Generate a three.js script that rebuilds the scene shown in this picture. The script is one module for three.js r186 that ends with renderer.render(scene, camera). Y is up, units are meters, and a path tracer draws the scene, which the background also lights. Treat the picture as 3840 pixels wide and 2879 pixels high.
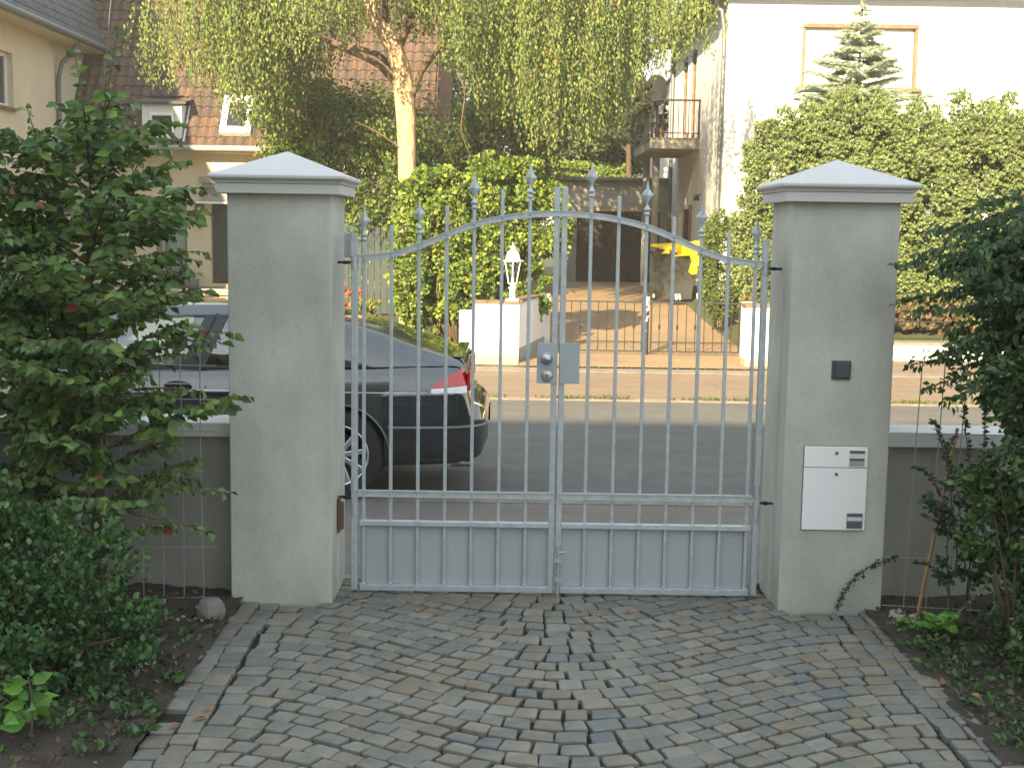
import * as THREE from 'three';
import { mergeGeometries, toCreasedNormals } from 'three/addons/utils/BufferGeometryUtils.js';
import { RoundedBoxGeometry } from 'three/addons/geometries/RoundedBoxGeometry.js';
import { Brush, Evaluator, SUBTRACTION } from 'three-bvh-csg';

// ---------------------------------------------------------------- camera, sky, sun, exposure
const D2R = Math.PI / 180;
const scene = new THREE.Scene();
const camera = new THREE.PerspectiveCamera(32.99, 1024 / 767, 0.1, 600);
camera.position.set(0, 2.0, 0);
camera.rotation.order = 'YXZ';
camera.rotation.set(-6.9 * D2R, 0, 0.87 * D2R);
const renderer = new THREE.WebGLRenderer({ antialias: true });
renderer.toneMapping = THREE.LinearToneMapping;
renderer.toneMappingExposure = 4.2;
renderer.shadowMap.enabled = true;

const SUN_AZ = 21 * D2R, SUN_EL = 24.5 * D2R;                     // from behind the viewer's left shoulder
const sunDir = new THREE.Vector3(-Math.sin(SUN_AZ) * Math.cos(SUN_EL), Math.sin(SUN_EL), Math.cos(SUN_AZ) * Math.cos(SUN_EL));
{
  const W = 512, H = 256, d = new Float32Array(W * H * 4);
  for (let r = 0; r < H; r++) for (let c = 0; c < W; c++) {
    const up = ((r + 0.5) / H - 0.5) * Math.PI, ro = ((c + 0.5) / W - 0.5) * 2 * Math.PI;
    const x = Math.cos(ro) * Math.cos(up), y = Math.sin(up), z = Math.sin(ro) * Math.cos(up);
    const cs = x * sunDir.x + y * sunDir.y + z * sunDir.z;
    const h = Math.pow(1 - Math.max(0, y), 3), g = Math.pow(Math.max(0, cs), 6) * 0.35, o = (r * W + c) * 4;
    const k = 0.47 * (0.86 + 0.14 * cs);
    d[o] = k * (0.70 + 0.28 * h) + g * 0.42; d[o + 1] = k * (0.83 + 0.17 * h) + g * 0.34; d[o + 2] = k * (0.95 + 0.02 * h) + g * 0.22; d[o + 3] = 1;
  }
  const t = new THREE.DataTexture(d, W, H, THREE.RGBAFormat, THREE.FloatType);
  t.mapping = THREE.EquirectangularReflectionMapping; t.magFilter = THREE.LinearFilter; t.needsUpdate = true;
  scene.background = t; scene.environment = t;
}
const sun = new THREE.DirectionalLight(new THREE.Color().setRGB(1.0, 0.79, 0.48), 4.8);
sun.position.copy(sunDir).multiplyScalar(90).add(new THREE.Vector3(0, 0, -20)); sun.target.position.set(0, 0, -20);
sun.castShadow = true; sun.shadow.mapSize.set(4096, 4096); sun.shadow.radius = 1.2;
Object.assign(sun.shadow.camera, { left: -45, right: 45, top: 45, bottom: -45, near: 1, far: 220 });
scene.add(sun, sun.target);

// ---------------------------------------------------------------- helpers
function rng(a) { return () => { a = (a + 0x6d2b79f5) | 0; let t = Math.imul(a ^ (a >>> 15), 1 | a); t = (t + Math.imul(t ^ (t >>> 7), 61 | t)) ^ t; return ((t ^ (t >>> 14)) >>> 0) / 4294967296; }; }
const V = (x, y, z) => new THREE.Vector3(x, y, z);
const P = (x, y, Z) => new THREE.Vector3(x, y, -Z);             // Z = metres in front of the viewpoint
const lerp = (a, b, t) => a + (b - a) * t, clamp = (x, a, b) => Math.min(b, Math.max(a, x));
const used = {};
function numbered(n) { if (used[n] === undefined) { used[n] = 0; return n; } used[n]++; return n + '_' + String(used[n]).padStart(3, '0'); }
function put(o, parent) { o.castShadow = true; o.receiveShadow = true; (parent || scene).add(o); return o; }
const offs = new WeakMap();   // things built from world measurements: their base, taken off every part
function mesh(name, geo, mat, parent) {
  geo = Array.isArray(geo) ? merge(geo) : geo;
  const off = parent && offs.get(parent); if (off) geo = geo.clone().translate(-off.x, -off.y, -off.z);
  const m = new THREE.Mesh(geo, mat); if (off) offs.set(m, off); m.name = parent ? name : numbered(name); return put(m, parent); }
function thing(name, label, category, pos, group) { const g = new THREE.Group(); g.name = numbered(name); if (pos) g.position.copy(pos); g.userData = { label, category }; if (group) g.userData.group = group; scene.add(g); return g; }
function site(name, label, category, pos, group) { const g = thing(name, label, category, pos, group); offs.set(g, pos.clone()); return g; }
function tag(o, label, category, group) { Object.assign(o.userData, { label, category }); if (group) o.userData.group = group; return o; }
function struct(o, label) { o.userData.kind = 'structure'; if (label) o.userData.label = label; return o; }
function merge(list) { return mergeGeometries(list.map((g) => { const n = g.index ? g.toNonIndexed() : g; for (const k of Object.keys(n.attributes)) if (!['position', 'normal', 'uv'].includes(k)) n.deleteAttribute(k); if (!n.attributes.uv) uvm(n); return n; }), false); }
// texture coordinates in metres, taken from the side each face points to
function uvm(g) {
  const n = g.index ? g.toNonIndexed() : g; if (!n.attributes.normal) n.computeVertexNormals();
  const p = n.attributes.position, uv = new Float32Array(p.count * 2), a = V(), b = V(), c = V();
  for (let i = 0; i < p.count; i += 3) {
    a.fromBufferAttribute(p, i); b.fromBufferAttribute(p, i + 1).sub(a); c.fromBufferAttribute(p, i + 2).sub(a); b.cross(c);
    const X = Math.abs(b.x), Y = Math.abs(b.y), Zz = Math.abs(b.z);
    for (let k = 0; k < 3; k++) { const j = i + k, x = p.getX(j), y = p.getY(j), z = p.getZ(j); uv[j * 2] = X > Y && X > Zz ? z : x; uv[j * 2 + 1] = Y > X && Y >= Zz ? z : y; }
  }
  n.setAttribute('uv', new THREE.BufferAttribute(uv, 2)); return n;
}
function box(w, h, d, x = 0, y = 0, z = 0) { return uvm(new THREE.BoxGeometry(w, h, d).translate(x, y, z)); }
function bx(x0, x1, y0, y1, Z0, Z1) { return box(x1 - x0, y1 - y0, Z1 - Z0, (x0 + x1) / 2, (y0 + y1) / 2, -(Z0 + Z1) / 2); }   // corners in world metres
function rbox(w, h, d, r, x = 0, y = 0, z = 0) { return uvm(new RoundedBoxGeometry(w, h, d, 2, r).translate(x, y, z)); }
function cyl(r0, r1, h, x = 0, y = 0, z = 0, n = 12) { return new THREE.CylinderGeometry(r1, r0, h, n).translate(x, y, z); }
function rod(a, b, r, n = 6, r2) { const d = b.clone().sub(a), l = d.length(), g = new THREE.CylinderGeometry(r2 ?? r, r, l, n); g.translate(0, l / 2, 0).applyQuaternion(new THREE.Quaternion().setFromUnitVectors(V(0, 1, 0), d.normalize())); return g.translate(a.x, a.y, a.z); }
function tube(pts, radii, n = 7) {   // tapered limb through points
  const cv = new THREE.CatmullRomCurve3(pts), S = Math.max(4, pts.length * 3), pos = [], idx = [], uv = [], fr = cv.computeFrenetFrames(S, false);
  const rad = Array.isArray(radii) ? radii : [radii, radii];
  for (let i = 0; i <= S; i++) {
    const t = i / S, c = cv.getPointAt(t), f = t * (rad.length - 1), k = Math.min(rad.length - 2, Math.floor(f)), r = lerp(rad[k], rad[k + 1], f - k);
    for (let j = 0; j <= n; j++) { const a = (j / n) * Math.PI * 2, v = fr.normals[i].clone().multiplyScalar(Math.cos(a)).addScaledVector(fr.binormals[i], Math.sin(a)).multiplyScalar(r).add(c); pos.push(v.x, v.y, v.z); uv.push((j / n) * 6.3 * rad[0], t * cv.getLength()); }
  }
  for (let i = 0; i < S; i++) for (let j = 0; j < n; j++) { const a = i * (n + 1) + j, b = a + n + 1; idx.push(a, a + 1, b, b, a + 1, b + 1); }
  const g = new THREE.BufferGeometry(); g.setAttribute('position', new THREE.Float32BufferAttribute(pos, 3)); g.setAttribute('uv', new THREE.Float32BufferAttribute(uv, 2)); g.setIndex(idx); g.computeVertexNormals(); return g;
}
function poly(list, flat = true) { const g = new THREE.BufferGeometry(); g.setAttribute('position', new THREE.Float32BufferAttribute(list, 3)); g.computeVertexNormals(); return uvm(g); }
function quad(o, a, b, c, d) { for (const v of [a, b, c, a, c, d]) o.push(v.x, v.y, v.z); }
function squareLoft(profile, dx = 0) {   // stacked square rings: [half width, y]; closed at both ends
  const o = [], ring = ([h, y]) => [V(-h, y, h), V(h, y, h), V(h, y, -h), V(-h, y, -h)];
  for (let i = 0; i + 1 < profile.length; i++) { const a = ring(profile[i]), b = ring(profile[i + 1]); for (let k = 0; k < 4; k++) quad(o, a[k], a[(k + 1) % 4], b[(k + 1) % 4], b[k]); }
  const f = ring(profile[0]); quad(o, f[3], f[2], f[1], f[0]); return poly(o);
}
function sweep(path, section) {   // path: [x,y] list in the XY plane, section: closed loop of [across, z]
  const o = [], N = path.length, at = (i, s) => {
    const p = path[i], q = path[Math.max(0, i - 1)], r = path[Math.min(N - 1, i + 1)], tx = r[0] - q[0], ty = r[1] - q[1], l = Math.hypot(tx, ty);
    return V(p[0] - (ty / l) * s[0], p[1] + (tx / l) * s[0], s[1]);
  };
  for (let i = 0; i + 1 < N; i++) for (let k = 0; k < section.length; k++) { const s = section[k], t = section[(k + 1) % section.length]; quad(o, at(i, s), at(i, t), at(i + 1, t), at(i + 1, s)); }
  return toCreasedNormals(poly(o), 0.6);
}
function extrude(pts, depth, bevel = 0) { const s = new THREE.Shape(pts.map((p) => new THREE.Vector2(p[0], p[1]))); return uvm(new THREE.ExtrudeGeometry(s, { depth, bevelEnabled: bevel > 0, bevelSize: bevel, bevelThickness: bevel, bevelSegments: 1, steps: 1 })); }
function heightSheet(x0, x1, Z0, Z1, nx, nz, f) {
  const pos = [], idx = [], uv = [];
  for (let j = 0; j <= nz; j++) for (let i = 0; i <= nx; i++) { const x = lerp(x0, x1, i / nx), Z = lerp(Z0, Z1, j / nz); pos.push(x, f(x, Z), -Z); uv.push(x, Z); }
  for (let j = 0; j < nz; j++) for (let i = 0; i < nx; i++) { const a = j * (nx + 1) + i, b = a + nx + 1; idx.push(a, a + 1, b, b, a + 1, b + 1); }
  const g = new THREE.BufferGeometry(); g.setAttribute('position', new THREE.Float32BufferAttribute(pos, 3)); g.setAttribute('uv', new THREE.Float32BufferAttribute(uv, 2)); g.setIndex(idx); g.computeVertexNormals(); return g;
}
// alike pieces: the ones that show largest as meshes of their own, the rest as one instanced part
const tmpM = new THREE.Matrix4();
function pieces(parent, name, list, most = 300) {   // list of {geo, mat, m(Matrix4), score}
  list.sort((a, b) => b.score - a.score);
  list.slice(0, most).forEach((p) => { const o = new THREE.Mesh(p.geo, p.mat); o.name = name; o.applyMatrix4(p.m); put(o, parent); });
  const rest = list.slice(most); if (!rest.length) return;
  const geos = rest.map((p) => { const g = (p.geo.index ? p.geo.toNonIndexed() : p.geo.clone()).applyMatrix4(p.m), c = new Float32Array(g.attributes.position.count * 3), k = p.mat.color; for (let i = 0; i < c.length; i += 3) { c[i] = k.r; c[i + 1] = k.g; c[i + 2] = k.b; } g.setAttribute('color', new THREE.BufferAttribute(c, 3)); return g; });
  const mt = rest[0].mat.clone(); mt.color.set(1, 1, 1); mt.vertexColors = true;
  const o = new THREE.Mesh(mergeGeometries(geos, false), mt); o.name = name + '_field'; o.userData.kind = 'stuff'; put(o, parent);
}

// ---------------------------------------------------------------- noise and materials
function hash(x, y, s) { let h = Math.imul(x, 374761393) ^ Math.imul(y, 668265263) ^ Math.imul(s, 2147483647 - 61); h = Math.imul(h ^ (h >>> 13), 1274126177); return ((h ^ (h >>> 16)) >>> 0) / 4294967296; }
function vnoise(x, y, px, py, s) { const ix = Math.floor(x), iy = Math.floor(y), fx = x - ix, fy = y - iy, u = fx * fx * (3 - 2 * fx), v = fy * fy * (3 - 2 * fy), m = (a, p) => ((a % p) + p) % p; const x0 = m(ix, px), x1 = m(ix + 1, px), y0 = m(iy, py), y1 = m(iy + 1, py); return lerp(lerp(hash(x0, y0, s), hash(x1, y0, s), u), lerp(hash(x0, y1, s), hash(x1, y1, s), u), v); }
function fbm(u, v, px, py, oct, s) { let a = 0.5, t = 0, n = 0; for (let i = 0; i < oct; i++) { t += a * vnoise(u * px, v * py, px, py, s + i); n += a; a *= 0.55; px *= 2; py *= 2; } return t / n; }
const n2 = (x, y, s = 7) => fbm(x / 64, y / 64, 64, 64, 3, s);
function tex(size, metres, f) {
  const d = new Uint8Array(size * size * 4);
  for (let j = 0; j < size; j++) for (let i = 0; i < size; i++) { const c = f(i / size, j / size), o = (j * size + i) * 4, a = Array.isArray(c) ? c : [c, c, c]; for (let k = 0; k < 3; k++) d[o + k] = clamp(a[k], 0, 1) * 255; d[o + 3] = 255; }
  const t = new THREE.DataTexture(d, size, size); t.wrapS = t.wrapT = THREE.RepeatWrapping; t.magFilter = THREE.LinearFilter; t.minFilter = THREE.LinearMipmapLinearFilter; t.generateMipmaps = true; t.repeat.set(1 / metres, 1 / metres); t.needsUpdate = true; return t;
}
const sm = (a, b, x) => { const t = clamp((x - a) / (b - a), 0, 1); return t * t * (3 - 2 * t); };
const T = {
  plaster: tex(512, 1.7, (u, v) => { const a = fbm(u, v, 5, 4, 5, 11), b = fbm(u, v, 26, 3, 3, 21), f = fbm(u, v, 120, 120, 2, 31), q = 0.60 + 0.44 * a + 0.13 * (b - 0.5) + 0.10 * (f - 0.5); return [q * (1.01 - 0.03 * b), q, q * (0.95 + 0.07 * a)]; }),
  plasterB: tex(512, 0.6, (u, v) => 0.5 * fbm(u, v, 12, 9, 4, 41) + 0.5 * fbm(u, v, 110, 90, 2, 42)),
  asphalt: tex(512, 1.6, (u, v) => { const f = vnoise(u * 256, v * 256, 256, 256, 51), a = fbm(u, v, 6, 6, 4, 52); return 0.50 + 0.34 * f * f + 0.30 * (a - 0.3); }),
  patches: tex(512, 5.3, (u, v) => { const a = fbm(u, v, 7, 7, 5, 61), f = vnoise(u * 256, v * 256, 256, 256, 62); return 0.62 + 0.34 * a + 0.12 * (f - 0.5); }),
  stone: tex(512, 0.55, (u, v) => { const a = fbm(u, v, 9, 9, 4, 71), f = vnoise(u * 200, v * 200, 200, 200, 72); return 0.62 + 0.40 * (a - 0.2) + 0.16 * (f - 0.5); }),
  soil: tex(512, 1.1, (u, v) => { const a = fbm(u, v, 10, 10, 5, 81), f = vnoise(u * 128, v * 128, 128, 128, 82); return [0.45 + 0.55 * a + 0.2 * (f - 0.5), 0.42 + 0.5 * a + 0.2 * (f - 0.5), 0.38 + 0.45 * a + 0.2 * (f - 0.5)]; }),
  render: tex(512, 3.1, (u, v) => { const a = fbm(u, v, 6, 4, 5, 91), b = fbm(u, v, 30, 3, 3, 92); return 0.80 + 0.16 * a + 0.06 * (b - 0.5); }),
  zinc: tex(512, 0.5, (u, v) => { const a = fbm(u, v, 14, 14, 3, 95), b = fbm(u, v, 40, 8, 3, 96); return 0.66 + 0.26 * a + 0.14 * (b - 0.5); }),
  bark: tex(256, 1.0, (u, v) => { const a = fbm(u, v, 24, 5, 4, 97), b = fbm(u, v, 5, 9, 3, 98), k = sm(0.50, 0.66, fbm(u, v, 10, 14, 3, 99)); const q = 0.48 + 0.55 * a * (1 - 0.55 * k); return [q, q * (0.88 + 0.1 * b), q * (0.78 + 0.1 * b)]; }),
};
const C = (r, g, b) => new THREE.Color().setRGB(r, g, b);
const std = (r, g, b, o = {}) => new THREE.MeshStandardMaterial({ color: C(r, g, b), roughness: 0.85, ...o });
const phy = (r, g, b, o = {}) => new THREE.MeshPhysicalMaterial({ color: C(r, g, b), ...o });
const leafMat = (o = {}) => new THREE.MeshPhysicalMaterial({ color: C(1, 1, 1), roughness: 0.72, transmission: 0.28, thickness: 0, side: THREE.DoubleSide, ...o });
const M = {
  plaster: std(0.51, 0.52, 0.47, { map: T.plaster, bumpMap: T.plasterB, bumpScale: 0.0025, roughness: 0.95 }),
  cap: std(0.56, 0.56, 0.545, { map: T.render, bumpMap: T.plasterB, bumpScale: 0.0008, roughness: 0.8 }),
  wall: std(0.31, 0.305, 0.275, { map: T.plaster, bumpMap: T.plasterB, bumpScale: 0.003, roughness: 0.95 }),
  zinc: std(0.52, 0.58, 0.61, { map: T.zinc, roughness: 0.45, metalness: 0.4 }),
  zincSheet: std(0.40, 0.45, 0.475, { map: T.render, roughness: 0.55, metalness: 0.3 }),
  darkIron: std(0.014, 0.014, 0.015, { roughness: 0.6, metalness: 0 }),
  rust: std(0.16, 0.09, 0.06, { roughness: 0.9, map: T.stone }),
  steel: std(0.42, 0.44, 0.46, { roughness: 0.3, metalness: 0.85 }),
  wire: std(0.33, 0.35, 0.36, { roughness: 0.5, metalness: 0.6 }),
  boxWhite: phy(0.80, 0.80, 0.81, { roughness: 0.35, clearcoat: 0.3 }),
  plastic: std(0.045, 0.055, 0.06, { roughness: 0.5 }),
  plate: std(0.10, 0.12, 0.13, { roughness: 0.25 }), plateMid: std(0.30, 0.32, 0.33, { roughness: 0.3 }), plateLight: std(0.62, 0.63, 0.62, { roughness: 0.4 }),
  asphalt: std(0.144, 0.136, 0.124, { map: T.asphalt, bumpMap: T.asphalt, bumpScale: 0.004, roughness: 0.92 }),
  walk: std(0.258, 0.188, 0.128, { map: T.asphalt, bumpMap: T.asphalt, bumpScale: 0.004, roughness: 0.95 }),
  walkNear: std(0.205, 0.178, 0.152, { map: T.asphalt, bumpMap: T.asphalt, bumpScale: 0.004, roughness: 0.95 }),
  apron: std(0.29, 0.20, 0.115, { map: T.patches, bumpMap: T.asphalt, bumpScale: 0.004, roughness: 0.95 }),
  kerb: std(0.24, 0.20, 0.165, { map: T.stone, roughness: 0.95 }),
  soil: std(0.062, 0.050, 0.038, { map: T.soil, bumpMap: T.soil, bumpScale: 0.02, roughness: 1 }),
  joint: std(0.026, 0.026, 0.022, { map: T.soil, roughness: 1 }),
  grassy: std(0.07, 0.09, 0.03, { map: T.soil, bumpMap: T.soil, bumpScale: 0.03, roughness: 1 }),
  white: std(0.80, 0.79, 0.76, { map: T.render, bumpMap: T.plasterB, bumpScale: 0.004 }),
  whiteGloss: phy(0.82, 0.82, 0.82, { roughness: 0.35 }),
  cream: std(0.70, 0.60, 0.44, { map: T.render, bumpMap: T.plasterB, bumpScale: 0.004 }),
  creamDark: std(0.50, 0.38, 0.24, { map: T.render }),
  tileBrown: std(0.21, 0.105, 0.068, { map: T.stone, roughness: 0.9 }),
  slate: std(0.075, 0.085, 0.09, { map: T.stone, roughness: 0.75 }),
  gutter: std(0.15, 0.17, 0.18, { roughness: 0.5, metalness: 0.4 }),
  teal: std(0.022, 0.042, 0.046, { map: T.zinc, roughness: 0.6 }),
  brownDoor: std(0.050, 0.036, 0.026, { map: T.bark, roughness: 0.7 }),
  fascia: std(0.36, 0.35, 0.32, { map: T.plaster, roughness: 0.95 }),
  brownFrame: std(0.30, 0.19, 0.12, { map: T.bark, roughness: 0.7 }),
  capTile: std(0.22, 0.15, 0.09, { map: T.stone, roughness: 0.9 }),
  glassDark: phy(0.02, 0.025, 0.03, { roughness: 0.04, metalness: 0 }),
  pane: phy(0.92, 0.95, 0.95, { roughness: 0.02, transmission: 1, thickness: 0, ior: 1.5 }),
  barkBirch: std(0.62, 0.47, 0.33, { map: T.bark, bumpMap: T.bark, bumpScale: 0.03, roughness: 1 }),
  bark: std(0.11, 0.085, 0.06, { map: T.bark, bumpMap: T.bark, bumpScale: 0.01, roughness: 1 }),
  twig: std(0.12, 0.08, 0.05, { roughness: 1 }),
  bamboo: std(0.42, 0.28, 0.13, { map: T.bark, roughness: 0.6 }),
  paint: phy(0.008, 0.009, 0.013, { roughness: 0.10, clearcoat: 1, clearcoatRoughness: 0.03, metalness: 0, ior: 1.8 }),
  trim: std(0.02, 0.02, 0.022, { roughness: 0.5 }),
  rubber: std(0.022, 0.022, 0.022, { roughness: 0.9 }),
  alloy: phy(0.62, 0.63, 0.65, { roughness: 0.25, metalness: 0.9 }),
  redLens: phy(0.45, 0.012, 0.015, { roughness: 0.1, clearcoat: 1 }),
  clearLens: phy(0.62, 0.62, 0.60, { roughness: 0.15, clearcoat: 1 }),
  carGlass: phy(0.82, 0.92, 0.92, { roughness: 0.02, transmission: 1, thickness: 0, ior: 2.3 }),
  seat: std(0.10, 0.10, 0.105, { roughness: 0.9 }),
  yellow: phy(0.86, 0.58, 0.012, { roughness: 0.4 }),
  binGrey: std(0.05, 0.055, 0.055, { roughness: 0.55 }),
  leaf: leafMat(), needle: leafMat({ transmission: 0.1, roughness: 0.85 }), gloss: leafMat({ transmission: 0.2, roughness: 0.5 }),
};

// ---------------------------------------------------------------- foliage
function leafGeo(w = 0.55, fold = 0.12, curl = 0.14) {   // one unit long along +y, facing +z
  const p = [0, 0, 0, -w * 0.42, 0.28, fold * 0.8, -w * 0.46, 0.58, fold, 0, 1, -curl, w * 0.46, 0.58, fold, w * 0.42, 0.28, fold * 0.8, 0, 0.5, 0];
  const g = new THREE.BufferGeometry(); g.setAttribute('position', new THREE.Float32BufferAttribute(p, 3)); g.setIndex([0, 6, 1, 1, 6, 2, 2, 6, 3, 3, 6, 4, 4, 6, 5, 5, 6, 0]); g.computeVertexNormals(); return g;
}
const LEAF = leafGeo(), LEAFN = leafGeo(0.34, 0.06, 0.1), LEAFR = leafGeo(0.75, 0.10, 0.12);
function sprigGeo(k = 5, len = 1, w = 0.16) {   // a spray of narrow blades, for needles and scale foliage
  const o = [];
  for (let i = 0; i < k; i++) { const a = (i / k) * Math.PI * 2, t = 0.45, d = V(Math.cos(a) * t, 0.9, Math.sin(a) * t).normalize(), s = V(-Math.sin(a), 0, Math.cos(a)).multiplyScalar(w), b = V(0, 0.05 * i, 0); const m = b.clone().addScaledVector(d, len * 0.55), e = b.clone().addScaledVector(d, len); quad(o, b, m.clone().add(s), e, m.clone().sub(s)); }
  const g = new THREE.BufferGeometry(); g.setAttribute('position', new THREE.Float32BufferAttribute(o, 3)); g.computeVertexNormals(); return g;
}
const SPRIG = sprigGeo(5, 1, 0.2), NEEDLE = sprigGeo(6, 1, 0.07);
class Leaves {
  constructor(seed, palette) { this.r = rng(seed); this.m = []; this.c = []; this.palette = palette; }
  add(p, size, dir, jitter = 0.6, palette) {   // dir = the way the blade's tip points
    const r = this.r, y = dir.clone().add(V(r() - 0.5, r() - 0.5, r() - 0.5).multiplyScalar(2 * jitter)).normalize(), x = V(r() - 0.5, (r() - 0.5) * 0.5, r() - 0.5).cross(y).normalize(), z = x.clone().cross(y);
    if (z.y < 0) { z.negate(); x.negate(); }
    this.m.push(new THREE.Matrix4().makeBasis(x, y, z).scale(V(size, size, size)).setPosition(p));
    const pal = palette || this.palette, c = pal[Math.floor(r() * pal.length)], k = 0.8 + 0.4 * r(); this.c.push([c[0] * k, c[1] * k, c[2] * k]);
  }
  cloud(center, rad, n, size, o = {}) {   // clumps through an ellipsoid
    const r = this.r, K = o.clumps || Math.max(6, Math.round(n / 60)), cl = [];
    for (let i = 0; i < K; i++) { const d = V(r() - 0.5, r() - 0.5, r() - 0.5).normalize(), q = Math.pow(r(), o.fill || 0.4) * (1 - (o.rc || 0.25) * 0.6); cl.push([V(center.x + d.x * rad.x * q, center.y + d.y * rad.y * q, center.z + d.z * rad.z * q), d, 0.7 + 0.6 * r()]); }
    for (let i = 0; i < n; i++) {
      const [c, d, s] = cl[Math.floor(r() * K)], e = V(r() - 0.5, r() - 0.5, r() - 0.5).normalize().multiplyScalar(Math.pow(r(), 0.5) * (o.rc || 0.25) * s);
      const p = V(c.x + e.x * rad.x, c.y + e.y * rad.y * (o.flat || 0.8), c.z + e.z * rad.z);
      if (o.keep && !o.keep(p)) continue;
      this.add(p, size * (0.65 + 0.7 * r()), d.clone().multiplyScalar(0.5).add(o.dir || V(0, 0.3, 0)), o.jitter ?? 0.7, o.palette);
    }
    return this;
  }
  build(name, geo, mat, parent) {
    const m = new THREE.InstancedMesh(geo, mat, this.m.length); m.name = name; const c = new THREE.Color();
    this.m.forEach((x, i) => { m.setMatrixAt(i, x); m.setColorAt(i, c.setRGB(...this.c[i])); });
    m.userData.kind = 'stuff'; return put(m, parent);
  }
  parts(name, geo, base, parent, most, score) {   // the leaves that show largest become meshes of their own
    const mats = this.palette.flatMap((c) => [0.85, 1.15].map((k) => { const q = base.clone(); q.color.setRGB(c[0] * k, c[1] * k, c[2] * k); return q; }));
    const order = this.m.map((x, i) => [score(V().setFromMatrixPosition(x), i), i]).sort((a, b) => b[0] - a[0]).slice(0, most).map((x) => x[1]), take = new Set(order);
    for (const i of order) { const o = new THREE.Mesh(geo, mats[Math.floor(this.r() * mats.length)]); o.name = name; o.applyMatrix4(this.m[i]); put(o, parent); }
    this.m = this.m.filter((_, i) => !take.has(i)); this.c = this.c.filter((_, i) => !take.has(i));
  }
}

// ---------------------------------------------------------------- ground, road, pavements
struct(mesh('ground', heightSheet(-150, 150, -60, 260, 4, 4, () => -0.09), M.grassy), 'grassy open ground reaching to the horizon');
struct(mesh('road', heightSheet(-40, 40, 9.46, 15.32, 80, 12, (x, Z) => -0.045 + 0.02 * Math.sin((Z - 9.46) / 5.86 * Math.PI)), M.asphalt), 'grey asphalt road running across behind the gate');
struct(mesh('pavement', bx(-40, 40, -0.25, -0.012, 7.30, 9.33), M.walkNear), 'brownish pavement on the near side between gate and kerb');
struct(mesh('kerb', bx(-40, 40, -0.25, -0.006, 9.332, 9.46), M.kerb), 'near stone kerb under the parked car');
struct(mesh('pavement', bx(-40, 40, -0.25, -0.018, 15.42, 18.15), M.walk), 'sunlit brown pavement on the far side of the road');
struct(mesh('kerb', bx(-40, 40, -0.25, -0.026, 15.32, 15.418), M.kerb), 'low far kerb with grass tufts at the road edge');
struct(mesh('pavement', bx(3.84, 40, -0.25, -0.010, 18.622, 20.455), M.walk), 'sunlit brown pavement before the low white wall on the right');
struct(mesh('gutter_strip', bx(-40, 40, -0.2, -0.004, 18.152, 18.62), M.kerb), 'darker gutter strip before the far driveway');
{   // far side: gently rising ground and the driveway to the garage
  const up = (Z) => 0.52 * sm(19.5, 34, Z);
  struct(mesh('far_driveway', heightSheet(0.1, 4.2, 18.622, 36.4, 12, 60, (x, Z) => up(Z) + 0.012 + 0.006 * n2(x * 3, Z * 3)), M.apron), 'sunlit brown driveway rising to the garage');
  struct(mesh('far_garden', heightSheet(-40, 0.5, 18.622, 60, 60, 80, (x, Z) => up(Z) - 0.012 + 0.06 * (n2(x * 2, Z * 2) - 0.5)), M.grassy), 'garden ground behind the lime hedge and cream house');
  struct(mesh('far_garden', heightSheet(3.75, 40, 20.5, 60, 60, 80, (x, Z) => up(Z) - 0.012 + (x > 4 ? 0.3 * sm(20.6, 21.2, Z) : 0) + 0.06 * (n2(x * 2, Z * 2) - 0.5)), M.grassy), 'garden ground under the tall hedge and white house');
}
const bedH = (x, Z) => 0.015 + 0.07 * (n2(x * 5, Z * 5, 3) - 0.5) + 0.03 * (n2(x * 22, Z * 22, 5) - 0.5);
struct(mesh('garden_bed', heightSheet(-7, -1.405, -4, 6.93, 180, 260, (x, Z) => bedH(x, Z) + 0.05 * sm(-1.6, -2.6, x)), M.soil), 'dark soil bed under the hornbeams on the left');
struct(mesh('garden_bed', heightSheet(1.885, 7.5, -4, 6.93, 180, 260, (x, Z) => bedH(x, Z) + 0.05 * sm(2.1, 3.0, x)), M.soil), 'dark soil bed under the shrubs on the right');
{   // the road's drain cover
  const c = thing('drain_cover', 'small dark iron cover in the road near the kerb', 'drain cover', P(0.64, -0.03, 9.62));
  mesh('frame', new THREE.TorusGeometry(0.14, 0.014, 6, 24).rotateX(Math.PI / 2).scale(1, 0.5, 1), M.darkIron, c);
  mesh('lid', cyl(0.13, 0.13, 0.012, 0, 0, 0, 24), M.darkIron, c);
}

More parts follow.
